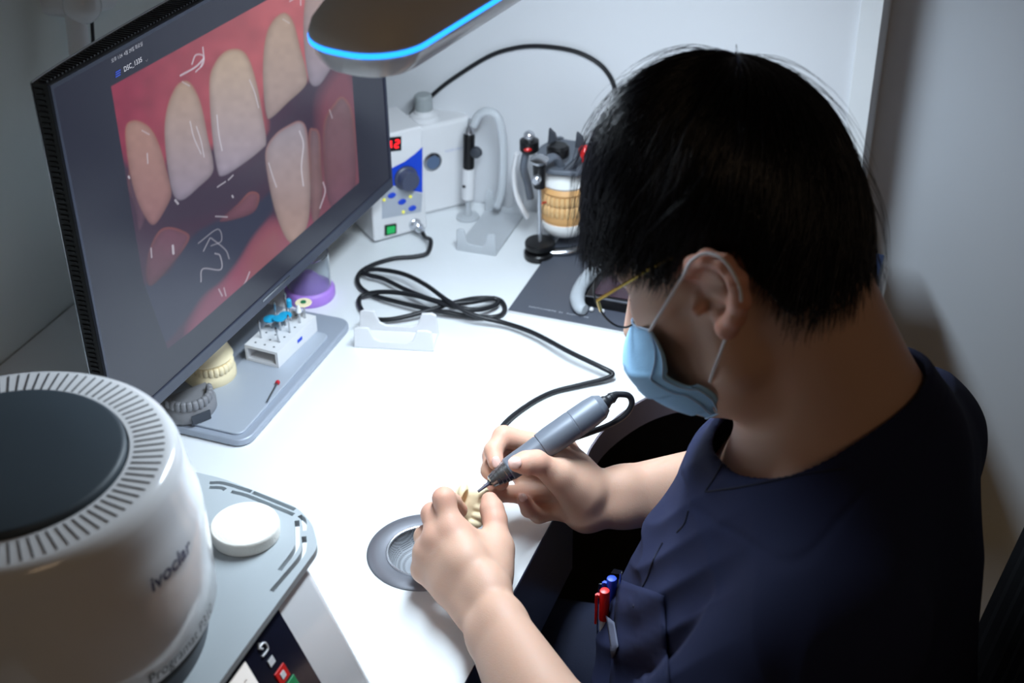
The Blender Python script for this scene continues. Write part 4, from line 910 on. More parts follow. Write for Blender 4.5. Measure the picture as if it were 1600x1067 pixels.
def sdf_mesh(prims, h, disp=None, pad=.02, slack=.0, bounds=None, shell=None):
    pts = []
    for s in prims:
        if s.op != '+': continue
        if s.kind == 'cone': r_ = max(s.ra, s.rb); pts += [np.minimum(s.a, s.b)-r_, np.maximum(s.a, s.b)+r_]
        elif s.kind == 'ell': pts += [s.c-s.r.max(), s.c+s.r.max()]
        elif s.kind == 'box': pts += [s.c-np.linalg.norm(s.h), s.c+np.linalg.norm(s.h)]
    pts = np.array(pts); lo = pts.min(0)-pad; hi = pts.max(0)+pad
    if bounds is not None: lo = np.maximum(lo, bounds[0]); hi = np.minimum(hi, bounds[1])
    n = 16; B = n*h; nb = np.ceil((hi-lo)/B).astype(int); R = B*math.sqrt(3)/2*1.02
    cs = np.stack(np.meshgrid(*[np.arange(k) for k in nb], indexing='ij'), -1).reshape(-1, 3); cc = _t(lo+(cs+.5)*B)
    PD = np.stack([s.d(cc) for s in prims], 1); add = np.array([s.op == '+' for s in prims]); kk = np.array([s.k for s in prims])
    mn_ = PD[:, add].min(1); xs_ = np.array([.03 if s.kind == 'ell' else 0. for s in prims]); keep = ((PD[:, add]-xs_[add]).min(1) < R+kk.max()*.5+slack)
    if not (~add).any() and shell is None: keep &= (PD[:, add & (xs_ == 0)].min(1) > -(R+.005+slack)) if (add & (xs_ == 0)).any() else True
    base = np.stack(np.meshgrid(*[np.arange(n+1)]*3, indexing='ij'), -1).reshape(-1, 3)
    VK = []; VP = []; FQ = []
    S3 = 1 << 20
    key = lambda ijk: (ijk[..., 0].astype(np.int64)*S3+ijk[..., 1])*S3+ijk[..., 2]
    co = np.array([(i, j, k) for i in (0, 1) for j in (0, 1) for k in (0, 1)])
    edges = [(a, b) for a in range(8) for b in range(a+1, 8) if abs(co[a]-co[b]).sum() == 1]
    for bi in np.nonzero(keep)[0]:
        lim = R+kk+slack+.004+xs_
        sel = [prims[i] for i in range(len(prims)) if (PD[bi, i] < lim[i] if prims[i].op == '+' else (PD[bi, i] < lim[i] if prims[i].op == '-' else True))]
        if not sel or sel[0].op != '+':
            if not any(s.op == '+' for s in sel): continue
            f0 = next(i for i, s in enumerate(sel) if s.op == '+'); sel = [sel[f0]]+[s for s in sel[f0+1:]]
        F = (lambda p: evalp(sel, p, disp)) if shell is None else (lambda p: shell(p, sel))
        g0 = cs[bi]*n; P_ = _t(lo+(base+g0)*h); D = F(P_).reshape(n+1, n+1, n+1)
        if D.min() > 0 or D.max() < 0: continue
        I_ = D < 0; cor = np.stack([D[c[0]:c[0]+n, c[1]:c[1]+n, c[2]:c[2]+n] for c in co], -1); neg = cor < 0
        act = neg.any(-1) & ~neg.all(-1)
        ijk = np.argwhere(act); 
        if len(ijk):
            cv = cor[act]; acc = np.zeros((len(ijk), 3)); cnt = np.zeros(len(ijk))
            for a, b in edges:
                va, vb = cv[:, a], cv[:, b]; m = (va < 0) != (vb < 0); t = np.where(m, va/np.where(va == vb, 1, va-vb), 0)
                acc += np.where(m[:, None], co[a]+(co[b]-co[a])*t[:, None], 0); cnt += m
            vp = _t(lo+(ijk+g0+acc/cnt[:, None])*h)
            e = h*.3
            for _ in range(2):
                d0 = F(vp); gr = np.stack([F(vp+_t(np.eye(3)[q]*e))-F(vp-_t(np.eye(3)[q]*e)) for q in range(3)], 1)/(2*e)
                st_ = -d0[:, None]*gr/np.maximum((gr*gr).sum(1), .3)[:, None]; st_ = np.clip(st_, -h*.4, h*.4); vp = vp+_t(st_)
            VK.append(key(ijk+g0)); VP.append(vp)
        for ax in range(3):
            s0 = [slice(0, n)]*3; s1 = list(s0); s1[ax] = slice(1, n+1); A = I_[tuple(s0)]; Bq = I_[tuple(s1)]; ed = np.argwhere(A != Bq)
            if not len(ed): continue
            fl = A[tuple(ed.T)]; u_ = (ax+1) % 3; v_ = (ax+2) % 3; eu = np.eye(3, dtype=int)[u_]; ev = np.eye(3, dtype=int)[v_]; e0 = ed+g0
            q = np.stack([key(e0-eu-ev), key(e0-ev), key(e0), key(e0-eu)], 1); q[~fl] = q[~fl][:, ::-1]; FQ.append(q)
    K_ = np.concatenate(VK); V_ = np.concatenate(VP); Q = np.concatenate(FQ); o = np.argsort(K_); K_ = K_[o]; V_ = V_[o]
    ix = np.searchsorted(K_, Q); ix = np.minimum(ix, len(K_)-1); ok = (K_[ix] == Q).all(1); Q = ix[ok]
    return V_, Q
def sdf_obj(name, prims, h, m, parent=None, base=None, disp=None, colf=None, **kw):
    V_, Q = sdf_mesh(prims, h, disp, **kw); off = np.zeros(3)
    if parent is not None:
        q = parent
        while q is not None: off += np.array(q.location); q = q.parent
    elif base is not None: off = np.array(base, float)
    return mesh_np(name, V_-off, Q, m, parent, cols=None if colf is None else colf(V_), loc=None if (parent is not None or base is None) else off)

# ================================================================== the technician
HC = np.array([-.163, .927, 1.146]); HS = 1.03
HFv = np.array([-.89004704, .12508795, -.43837115]); HUv = np.array([-.41390826, .18123804, .89209457]); HLv = np.array([-.19103981, -.97545158, .10953544])
HM = np.stack([HFv, HUv, HLv])
def HP(f_, u_, l_): return HC+HS*(f_*HFv+u_*HUv+l_*HLv)
def HL(px, py, lv, lift=0):
    d = ray(px, py); t = ((HC-CAM)@HLv+lv*HS)/(d@HLv); return CAM+t*d
skin = attr_mat('skin', rough=.52, sss=.25, spec=.4, bump=.18, bscale=900)
W_ = Wz
def P2(px, py, dep): return Wd(px, py, dep)

# ---- hands (joint positions)
LW = Wz(757, 948, .790); EL = np.array([-.190, .670, .785]); SL = np.array([-.055, .765, .955])
L = dict(
    im=Wz(705, 826, .826), ip=Wz(694, 779, .845), id=Wz(706, 785, .825), it=Wz(718, 797, .808),
    mm=Wz(683, 842, .816), mp=Wz(676, 803, .826), md=Wz(688, 806, .803), mt=Wz(704, 812, .790),
    rm=Wz(668, 864, .801), rp=Wz(664, 838, .803), rd=Wz(678, 838, .785), rt=Wz(694, 835, .778),
    pm=Wz(663, 890, .783), pp=Wz(668, 868, .778), pd=Wz(680, 862, .766), pt=Wz(696, 858, .764),
    tc=Wz(768, 905, .790), tm=Wz(778, 856, .800), ti=Wz(773, 812, .812), tt=Wz(765, 782, .820))
RW = Wd(928, 781, 1.385); ER = np.array([-.115, 1.175, .765]); SR = np.array([-.035, 1.075, .905])
R_ = dict(
    im=Wd(880, 702, 1.392), ip=Wd(787, 682, 1.377), id=Wd(771, 704, 1.366), it=Wd(775, 722, 1.356),
    mm=Wd(886, 730, 1.394), mp=Wd(772, 712, 1.390), md=Wd(766, 735, 1.378), mt=Wd(783, 753, 1.370),
    rm=Wd(888, 765, 1.396), rp=Wd(818, 772, 1.394), rd=Wd(782, 771, 1.382), rt=Wd(752, 768, 1.370),
    pm=Wd(885, 795, 1.398), pp=Wd(842, 803, 1.398), pd=Wd(826, 796, 1.386), pt=Wd(818, 781, 1.376),
    tc=Wd(908, 772, 1.372), tm=Wd(872, 742, 1.352), ti=Wd(838, 722, 1.336), tt=Wd(808, 724, 1.328))
def hand(J, W0, E0, s=1):
    pr = []
    ax = (W0-E0)/np.linalg.norm(W0-E0); pal = (J['im']-J['pm']); pal = pal-(pal@ax)*ax; pal /= np.linalg.norm(pal)
    mid = (E0+W0)/2
    for sg in (1, -1): pr += [cone(E0+pal*sg*.010, E0+(W0-E0)*.35+pal*sg*.013, .036, .033, .015), cone(E0+(W0-E0)*.35+pal*sg*.013, W0-ax*.03+pal*sg*.0095, .033, .0205, .015), cone(W0-ax*.03+pal*sg*.0095, W0+ax*.01+pal*sg*.0100, .0205, .0180, .010)]
    for n_, r_, o in (('im', .0125, .014), ('mm', .0125, .004), ('rm', .0120, -.005), ('pm', .0115, -.013)):
        pr += [cone(W0+ax*.008+pal*o, J[n_], .0165, r_, .012)]
    pr += [cone(J['im'], J['mm'], .0115, .0115, .006), cone(J['mm'], J['rm'], .0112, .0112, .006), cone(J['rm'], J['pm'], .0108, .0105, .006)]
    c_ = (W0*.45+(J['im']+J['mm']+J['rm']+J['pm'])/4*.55); pr += [cone(c_+pal*.012, c_-pal*.012, .0165, .015, .012)]
    pr += [cone(W0+ax*.012+pal*.014, J['tc'], .017, .0165, .012), cone(J['tc'], J['tm'], .0170, .0130, .012), cone(J['tm'], J['ti'], .0125, .0110, .005)]
    q = J['tt']-J['ti']; qn = q/np.linalg.norm(q)
    pr += [cone(J['ti'], J['ti']+q*.55, .0112, .0108, .004), cone(J['ti']+q*.55, J['tt'], .0108, .0082, .004)]
    pr += [cone(J['tm'], J['im']*.7+J['tm']*.3, .0085, .0080, .016), cone(J['tc']*.5+J['tm']*.5, J['im']*.6+W0*.4, .0120, .011, .016)]
    for f, r0 in (('i', .0101), ('m', .0102), ('r', .0097), ('p', .0086)):
        a, b_, c_, d_ = J[f+'m'], J[f+'p'], J[f+'d'], J[f+'t']
        pr += [cone(a, b_, r0*1.10, r0*.97, .006), cone(a*.12+b_*.88, b_, r0*.98, r0*1.02, .003), cone(b_, c_, r0*.97, r0*.87, .0035), cone(c_, d_, r0*.88, r0*.76, .003)]
    return pr
head = [ell(HP(.007, .038, 0), np.array([.087, .090, .074])*HS, HM, .01), ell(HP(.035, .0, 0), np.array([.062, .075, .061])*HS, HM, .03),
        ell(HP(.036, -.055, 0), np.array([.056, .052, .054])*HS, HM, .02), ell(HP(.066, -.090, 0), np.array([.024, .022, .026])*HS, HM, .025),
        ell(HP(.022, -.088, .018), np.array([.036, .027, .036])*HS, HM, .015), ell(HP(.022, -.088, -.018), np.array([.036, .027, .036])*HS, HM, .015),
        cone(HP(.010, -.060, .052), HP(.062, -.092, .020), .014, .013, .02), cone(HP(.010, -.060, -.052), HP(.062, -.092, -.020), .014, .013, .02),
        cone(HP(.006, -.02, .057), HP(.008, -.060, .050), .013, .013, .02), cone(HP(.006, -.02, -.057), HP(.008, -.060, -.050), .013, .013, .02),
        cone(HP(.094, .002, 0), HP(.115, -.040, 0), .008, .0105, .012), cone(HP(.104, -.043, .011), HP(.104, -.043, -.011), .0075, .0075, .008),
        cone(HP(.086, .020, .030), HP(.070, .020, .052), .008, .007, .014), cone(HP(.086, .020, -.030), HP(.070, .020, -.052), .008, .007, .014),
        cone(HP(.070, -.020, .036), HP(.045, -.018, .050), .014, .012, .02), cone(HP(.070, -.020, -.036), HP(.045, -.018, -.050), .014, .012, .02),
        cone(HP(.094, -.068, .016), HP(.094, -.068, -.016), .007, .007, .008), cone(HP(.090, -.079, .012), HP(.090, -.079, -.012), .0075, .0075, .006),
        ell(HP(.089, .002, .033), np.array([.012, .010, .016])*HS, HM, .008, '-'), ell(HP(.089, .002, -.033), np.array([.012, .010, .016])*HS, HM, .008, '-'),
        ell(HP(.0725, .0015, .033), np.array([.0125, .0125, .0125])*HS, HM, .003), ell(HP(.0725, .0015, -.033), np.array([.0125, .0125, .0125])*HS, HM, .003)]
NBs = np.array([-.083, .925, .985])
neck = [cone(HP(-.018, -.035, 0), NBs, .055, .062, .03), cone(HP(-.036, -.035, .0), np.array([-.048, .925, 1.005]), .038, .048, .03)]
torso = [ell((-.080, .925, .875), (.118, .165, .135), None, .05), cone(NBs, SL+np.array([-.0, .0, .0]), .055, .050, .05), cone(NBs, SR, .055, .050, .05),
         ell((-.115, .94, .70), (.135, .150, .185), None, .06), ell((-.06, .95, .55), (.145, .175, .11), None, .06)]
arms = [cone(SL, EL, .050, .038, .03), cone(SR, ER, .050, .038, .03)]
legs = []
KL, KR, AL, AR_ = np.array([-.47, .84, .50]), np.array([-.47, 1.07, .50]), np.array([-.44, .84, .10]), np.array([-.44, 1.07, .10])
for a, b_, c_ in (((-.05, .865, .53), KL, AL), ((-.05, 1.035, .53), KR, AR_)): legs += [cone(a, b_, .078, .056, .04), cone(b_, c_, .054, .036, .02), cone(c_, c_+np.array([-.02, 0, -.045]), .036, .034, .02), cone(c_+np.array([0, 0, -.055]), c_+np.array([-.13, 0, -.072]), .032, .022, .01)]
# ears
earpx = [((1074, 428), .080, .0045), ((1082, 412), .088, .0055), ((1105, 403), .094, .0060), ((1132, 412), .098, .0062), ((1152, 438), .100, .0068), ((1157, 470), .098, .0070), ((1149, 496), .093, .0068), ((1136, 512), .088, .0068)]
def tohead(p): q = (np.asarray(p)-HC)/HS; return np.array([q@HFv, q@HUv, q@HLv])
ear_l = [HL(*p, l_) for p, l_, r_ in earpx]; ear_r = []
for p in ear_l: a = tohead(p); ear_r.append(HP(a[0], a[1], -a[2]))
ears = []
for E_, sg in ((ear_l, 1), (ear_r, -1)):
    rr = [r_ for *_, r_ in earpx]; ears += chain(E_, rr, .004)
    hc = [tohead(p) for p in E_]; root = HP(-.004, .0, .066*sg)
    ears += [cone(HP(.000, .018, .070*sg), E_[3]*.6+root*.4, .010, .006, .008), cone(HP(-.008, .0, .070*sg), E_[5]*.75+root*.25, .012, .006, .008), cone(HP(-.004, -.018, .068*sg), E_[7], .010, .0065, .008), cone(HP(.008, -.006, .070*sg), HP(.010, -.010, .080*sg), .006, .0045, .006)]
prims = [torso[0], torso[3], torso[4]]+[torso[1], torso[2]]+neck+head+ears+arms+hand(L, LW, EL)+hand(R_, RW, ER)+[cone(R_['mm'], Wd(824, 748, 1.404), .0125, .010, .008), cone(Wd(824, 748, 1.404), R_['mp'], .010, .009, .006)]+legs
def skincol(V_):
    c = np.zeros((len(V_), 3))+np.array(lin((204, 164, 142))[:3])
    tips = [J[k] for J in (L, R_) for k in ('it', 'mt', 'rt', 'pt', 'tt')]+[J[k] for J in (L, R_) for k in ('im', 'ip', 'mm', 'mp', 'ti')]
    red = np.zeros(len(V_))
    for t in tips: red = np.maximum(red, np.exp(-((V_-t)**2).sum(1)/(.013**2)))
    for t in ear_l+ear_r: red = np.maximum(red, np.exp(-((V_-t)**2).sum(1)/(.014**2))*1.3)
    red = np.clip(red, 0, 1)[:, None]*.45
    c = c*(1-red)+np.array(lin((214, 130, 112))[:3])*red
    return c
PB = np.array([-.06, .95, .46])
person = thing('person', 'seated person in dark navy scrubs bending over the bench, working with both hands', 'person', PB)
body = sdf_obj('body', prims, .0022, skin, person, colf=skincol)
from mathutils.bvhtree import BVHTree
def bvh_of(o):
    off = np.zeros(3); q = o
    while q is not None: off += np.array(q.location); q = q.parent
    return BVHTree.FromPolygons([tuple(np.array(v.co)+off) for v in o.data.vertices], [tuple(p.vertices) for p in o.data.polygons])
body_bvh = bvh_of(body)
def cast(bv, px, py):
    d = ray(px, py); h = bv.ray_cast(Vector(CAM), Vector(d).normalized()); 
    return (None, None) if h[0] is None else (np.array(h[0]), np.array(h[1]))
# finger nails
nail_m = mat('nail', (232, 190, 178), .28, coat=.4)
def nail(px, py, along, w_, l_):
    p, n_ = cast(body_bvh, px, py)
    if p is None: return
    if n_@(p-CAM) > 0: n_ = -n_
    a = np.array(along, float); a -= (a@n_)*n_; a /= np.linalg.norm(a); x = np.cross(a, n_)
    g = G(); n = 20; vs = []; rows = [(1.0, -.0006), (.98, .0003), (.7, .0009), (.35, .0012), (.001, .0013)]
    for s_, hh in rows:
        for i in range(n):
            t = 2*PI*i/n; ct = abs(math.cos(t))**.8*(1 if math.cos(t) > 0 else -1); sn = abs(math.sin(t))**.8*(1 if math.sin(t) > 0 else -1)
            xx = ct*w_/2*s_; yy = sn*l_/2*s_; vs.append(p+x*xx+a*yy+n_*(hh-.0000-(xx*xx)/(2*.009)))
    g.add(vs, [(k*n+i, k*n+(i+1) % n, (k+1)*n+(i+1) % n, (k+1)*n+i) for k in range(4) for i in range(n)]); g.obj('fingernail', nail_m, person, ang=80)
nail(775.5, 722, R_['it']-R_['id'], .0085, .0115)
nail(804, 723, R_['tt']-R_['ti'], .0115, .0130)
nail(817, 777, R_['pt']-R_['pd'], .0080, .0085)

# ---- scrubs
fab = mat('navy_scrub_fabric', (32, 37, 64), .85, spec=.2, var=.05, vscale=40, bump=.35, bscale=1500)
SLh = SL+(EL-SL)*.80; SRh = SR+(ER-SR)*.72
cut_c = np.array([-.126, .945, 1.078]); CR = (.086, .068, .112)
cl = [cone(HP(-.018, -.035, 0), NBs, .060, .071, .03), cone(HP(-.036, -.035, .0), np.array([-.048, .925, 1.005]), .046, .059, .03), ell((-.088, .925, .870), (.134, .186, .150), None, .05), ell((-.105, .94, .70), (.172, .178, .20), None, .06), ell((-.06, .95, .56), (.170, .195, .13), None, .06),
      cone(NBs+np.array([.0, 0, -.004]), SL, .072, .066, .05), cone(NBs+np.array([.0, 0, -.004]), SR, .068, .064, .05), cone(SL, EL, .064, .058, .014), cone(SR, ER, .063, .056, .014)]
def fbm(p, sc, seed=0): 
    q = p*sc; return (np.sin(q[:, 0]*1.3+2.1*np.sin(q[:, 1]*.9+seed)+q[:, 2]*.7)+.5*np.sin(q[:, 1]*2.3+q[:, 2]*1.9+seed*2+1.7*np.sin(q[:, 0]*1.1)))/1.5
def fold(p):
    q = p-np.array([-.06, .80, .93]); ang = np.arctan2(q[:, 2], -q[:, 0]); r_ = np.sqrt((q*q).sum(1))
    f1 = (1-2*np.abs(np.sin(ang*5+1.6*fbm(p, 8, 1)))**.75)*np.clip(r_*6, 0, 1)*np.clip(1.4-r_*2.6, .35, 1)
    f2 = fbm(p, 22, 3); f3 = np.sin((p[:, 0]*1.0-p[:, 2]*.5+p[:, 1]*.3)*95+3*fbm(p, 12, 5))
    vd = np.array([.468, -.468, .749]); nd = np.array([-.75, -.65, .1]); wd = np.cross(vd, nd); wd /= np.linalg.norm(wd)
    f4 = (1-2*np.abs(np.sin((p@_t(wd))*88+1.9*fbm(p, 9, 8)))**.9)*np.clip(.6+fbm(p, 10, 4), 0, 1)*np.clip((.04-p[:, 0])*7, 0, 1)*np.clip((.97-p[:, 1])*9, 0, 1)
    amp = np.clip((1.02-p[:, 2])*9, .0, 1)*np.clip((.05-p[:, 0])*8, .15, 1)
    return _t(-(f1*.0036+f2*.0016+f3*.0008+f4*.0026)*amp)
cuts = [ell(cut_c, CR, None, .003, '-')]
def endcut(a, b_): ax = (b_-a)/np.linalg.norm(b_-a); return cone(b_+ax*.075, b_+ax*.22, .105, .12, .003, '-')
endc = []
def shellf(p, sel):
    ad = [s for s in sel if s.op == '+']; D = evalp(ad, p, fold)
    rc = (p[:, 2]-1.064-.55*(p[:, 0]+.04)+.02*np.clip(-p[:, 0]-.15, 0, 1)*10*np.exp(-((p[:, 1]-.93)/.03)**2))/1.14
    D = D+_t(.0014*np.exp(-((rc+.022)/.0014)**2))
    S_ = np.maximum(D, -(D+.0062)); hk = np.maximum(.004-np.abs(S_-_t(rc)), 0)/.004; S_ = np.maximum(S_, _t(rc))+hk*hk*.001
    for a, b_, e in ((SL, EL, SLh), (SR, ER, SRh)):
        ax = (b_-a)/np.linalg.norm(b_-a); q = p-_t(e); t = q@_t(ax); rad = np.sqrt(np.maximum((q*q).sum(1)-t*t, 0)); S_ = np.maximum(S_, np.minimum(t, .11-rad))
    return np.maximum(S_, _t(.50-p[:, 2]))
def sdfobj_shell(name, pr, h, m, parent, sh, **kw):
    V_, Q = sdf_mesh(pr, h, shell=sh, slack=.012, **kw); return mesh_np(name, V_-np.array(parent.location), Q, m, parent)
scrubs = sdfobj_shell('scrub_top', cl, .0026, fab, person, shellf)
bm_ = bmesh.new(); bm_.from_mesh(scrubs.data); be_ = [e for e in bm_.edges if e.is_boundary]
print('scrub boundary edges', len(be_))
bmesh.ops.holes_fill(bm_, edges=be_, sides=40)
for _p in bm_.faces: _p.smooth = True
bm_.to_mesh(scrubs.data); bm_.free()
scrub_bvh = bvh_of(scrubs)
sm_ = scrubs.modifiers.new('smooth', 'SMOOTH'); sm_.factor = .5; sm_.iterations = 3
# trousers
tl = []
for a, b_, c_ in (((-.05, .865, .53), KL, AL), ((-.05, 1.035, .53), KR, AR_)): tl += [cone(a, b_, .098, .076, .04), cone(b_, c_+np.array([.0, 0, .02]), .074, .058, .02)]
tl += [ell((-.06, .95, .55), (.158, .190, .10), None, .05)]
def tshell(p, sel):
    D = evalp(sel, p)+_t(-.002*fbm(p, 30, 2)); S_ = np.maximum(D, -(D+.010)); return np.maximum(S_, _t(.085-p[:, 2]))
sdfobj_shell('trousers', tl, .0045, mat('navy_trousers', (36, 42, 66), .8, bump=.3, bscale=1200), person, tshell)
for a in (AL, AR_):
    pr = [cone(a+np.array([.02, 0, -.065]), a+np.array([-.15, 0, -.072]), .040, .034, .02), cone(a+np.array([.0, 0, -.03]), a+np.array([-.01, 0, -.06]), .045, .045, .02), sbox(a+np.array([-.06, 0, -.098+.012]), (.12, .042, .012), None, .008, .01)]
    sdf_obj('shoe', pr, .004, M['black'], person)

# ---- hair
hair_m = mat('black_hair', (9, 8, 11), .38, spec=.5)
HEc = np.array([.011, .047, 0.]); HEr = np.array([.098, .102, .083]); HE2c = np.array([-.030, .006, 0.]); HE2r = np.array([.051, .067, .068])
def ulim(f_): return np.interp(f_, [-.11, -.075, -.045, -.028, .018, .030, .055, .075, .12], [-.036, -.046, -.040, .024, .032, .008, .024, .030, .030])
def capf(p, sel):
    q = (p-_t(HC))@_t(HM).T/HS; e = (q-_t(HEc))/_t(HEr*.975); k0 = np.sqrt((e*e).sum(1)); k1 = np.sqrt(((e/_t(HEr))**2).sum(1)); D = _t(k0*(k0-1)/np.maximum(k1, 1e-6)); e = (q-_t(HE2c))/_t(HE2r*.975); k0 = np.sqrt((e*e).sum(1)); k1 = np.sqrt(((e/_t(HE2r))**2).sum(1)); D2 = _t(k0*(k0-1)/np.maximum(k1, 1e-6)); hh = np.maximum(.03-np.abs(D-D2), 0)/.03; D = np.minimum(D, D2)-hh*hh*.0075
    D = D+_t(.0016*np.sin(q[:, 2]*260+40*q[:, 0]+2*np.sin(q[:, 1]*60)))
    return np.maximum(D, _t((ulim(q[:, 0])-q[:, 1])))
V_, Q = sdf_mesh([ell(HP(*HEc), HEr*HS*1.05, HM, .01)], .0024, shell=capf, slack=.03)
hair = mesh_np('hair', V_-PB, Q, hair_m, person)
rs = np.random.RandomState(11)
pole = np.array([-.42, .90, -.10]); pole /= np.linalg.norm(pole)
e1 = np.array([.90, .42, 0.]); e1 -= (e1@pole)*pole; e1 /= np.linalg.norm(e1); e2 = np.cross(pole, e1)
NS, NP = 9000, 9
vs = np.zeros((NS, NP, 3)); wid = np.zeros((NS, NP)); cnt = 0
for s_ in range(NS):
    psi = rs.uniform(-PI, PI); a0 = math.acos(1-rs.rand()*1.55) if rs.rand() > .1 else rs.uniform(0, .35)
    Ls = rs.uniform(.55, 1.0); lift = rs.uniform(.985, 1.03); drift = rs.normal(0, .18)+.18; clump = math.sin(psi*23)*.02+math.sin(psi*11+a0*3)*.015
    fly = rs.rand() < (.07 if abs(psi) < 1.3 and a0 < 1.0 else .025); pts = []
    for k in range(NP):
        t = k/(NP-1); al = a0+Ls*t; ps = psi+drift*t*(1-.3*t)+clump*5*t*t
        dr = pole*math.cos(al)+(e1*math.cos(ps)+e2*math.sin(ps))*math.sin(al)
        rad = lift*(1+(.26*t*(1-.55*t) if fly else .018*math.sin(PI*t)+clump*t))
        if al > 1.5: dr = dr.copy()
        v = dr*HEr; ln = np.linalg.norm(v); v /= ln; o_ = (HEc-HE2c)/HE2r; w2 = v/HE2r; A_ = w2@w2; B_ = o_@w2; C_ = o_@o_-1; dsc = B_*B_-A_*C_
        if dsc > 0: r2 = (-B_+math.sqrt(dsc))/A_; hh = max(.025-abs(ln-r2), 0)/.025; ln = max(ln, r2)+hh*hh*.006
        p = HEc+v*ln*rad
        if al > 1.75 and k: p = np.array(pts[-1])+(np.array(pts[-1])-np.array(pts[-2] if k > 1 else HEc+dr*HEr))*.9 if k > 1 else p
        if p[1] < ulim(p[0])-.006+.006*math.sin(psi*31)-(.012*rs.rand() if p[0] > .06 else .004*rs.rand()) and k > 1: break
        pts.append(p)
    if len(pts) < 3: continue
    pts = spline(pts, 1) if False else np.array(pts); x = np.interp(np.linspace(0, len(pts)-1, NP), np.arange(len(pts)), np.arange(len(pts)))
    i0 = np.floor(x).astype(int).clip(0, len(pts)-2); fr = (x-i0)[:, None]; pp = pts[i0]*(1-fr)+pts[i0+1]*fr
    vs[cnt] = HC+HS*(pp@HM); wid[cnt] = .00042*(1-np.linspace(0, 1, NP)**2*.85)*(.6 if fly else 1); cnt += 1
vs = vs[:cnt]; wid = wid[:cnt]
T = np.gradient(vs, axis=1); T /= np.linalg.norm(T, axis=2)[..., None]+1e-12; N1 = np.cross(T, vs-HC); N1 /= np.linalg.norm(N1, axis=2)[..., None]+1e-12; N2 = np.cross(T, N1)
tri = np.stack([vs+(N1*math.cos(a)+N2*math.sin(a))*wid[..., None] for a in (0, 2*PI/3, 4*PI/3)], 2)       # cnt,NP,3,3
ii = np.arange(cnt*NP*3).reshape(cnt, NP, 3)
Fq = np.concatenate([np.stack([ii[:, :-1, j], ii[:, :-1, (j+1) % 3], ii[:, 1:, (j+1) % 3], ii[:, 1:, j]], -1).reshape(-1, 4) for j in range(3)])
tag(mesh_np('hair_strands', tri.reshape(-1, 3)-PB, Fq, mat('black_hair_strand', (20, 19, 26), .3, spec=.7), hair), kind='stuff')
# brows and lashes
for sg in (1, -1):
    g = G()
    for k in range(26):
        l_ = .016+.036*k/25; a = HP(.0945-.0004*k-(.0006*k if k > 12 else 0), .0145+.004*math.sin(k/25*PI), l_*sg); g.tube([a-HFv*.002, a+HFv*.002+HUv*.001+HLv*sg*.004, a+HLv*sg*.008-HUv*.001], .0005, n=4, smooth=1)
    g.obj('eyebrow', hair_m, person)
    g = G(); g.tube([HP(.0835, -.004, .022*sg), HP(.0858, -.007, .033*sg), HP(.0815, -.0035, .045*sg)], .0011, n=6, smooth=4); g.obj('eyelashes', hair_m, person)

# ---- face mask
mk = thing('face_mask', 'pale blue pleated face mask worn over nose and chin, with white ear loops', 'mask', HP(.08, -.06, 0))
cen = spline([(.107, -.026, 0), (.121, -.044, 0), (.122, -.062, 0), (.112, -.084, 0), (.094, -.100, 0), (.070, -.110, 0)], 8)[:, :2]
edg = spline([(.066, -.022, 0), (.058, -.040, 0), (.053, -.057, 0), (.043, -.066, 0), (.030, -.071, 0), (.020, -.086, 0)], 8)[:, :2]
edg3 = spline([tohead(HL(a, b_, l_)) for a, b_, l_ in ((1015, 516, .068), (1036, 548, .069), (1052, 582, .068), (1080, 595, .066), (1110, 597, .064), (1131, 612, .058), (1131, 640, .046))], 8); nT = len(cen); edg3 = np.stack([np.interp(np.linspace(0, 1, nT), np.linspace(0, 1, len(edg3)), edg3[:, q]) for q in range(3)], 1); nS = 60; vs = []
for i in range(nS+1):
    s_ = -1+2*i/nS; th = s_*math.radians(86)
    for j in range(nT):
        t = j/(nT-1); cb = max(math.cos(th), 0)**(.85+1.5*max(0, 1-t/.35))
        f_, u_ = edg[j]*(1-cb)+cen[j]*cb
        eg = edg3[j]*np.array([1, 1, 1 if s_ > 0 else -1]); f_, u_ = eg[:2]*(1-cb)+cen[j]*cb
        pl = ((t*3.2) % 1); am = .0016*min(1, 3*(1-abs(s_)))
        f_ += am*(pl if .12 < t < .92 else 0)+.0012*math.sin(s_*9+t*7)*cb*(t > .5); l_ = abs(eg[2])*math.sin(th)/math.sin(math.radians(86))
        vs.append(HP(f_, u_-(.002*pl if .12 < t < .92 else 0), l_))
g = G(); g.add(vs, [(i*nT+j, (i+1)*nT+j, (i+1)*nT+j+1, i*nT+j+1) for i in range(nS) for j in range(nT-1)])
mo = g.obj('mask_fabric', mat('mask_blue', (150, 196, 232), .75, bump=.25, bscale=900, sss=.0), mk, ang=70); sd = mo.modifiers.new('th', 'SOLIDIFY'); sd.thickness = .0012
g = G()
for i in (1, 4, nS-1, nS-4): g.tube([vs[i*nT+j]+(HLv*(1 if i > 30 else -1))*.0008 for j in range(0, nT, 3)], .0007, n=6, smooth=2)
g.tube([vs[i*nT]+HFv*.0005 for i in range(0, nS+1, 4)], .0009, n=6, smooth=2); g.tube([vs[i*nT+nT-1]+HUv*-.0004 for i in range(0, nS+1, 4)], .0009, n=6, smooth=2)
g.obj('seams', mat('mask_seam', (176, 206, 236), .6), mk)
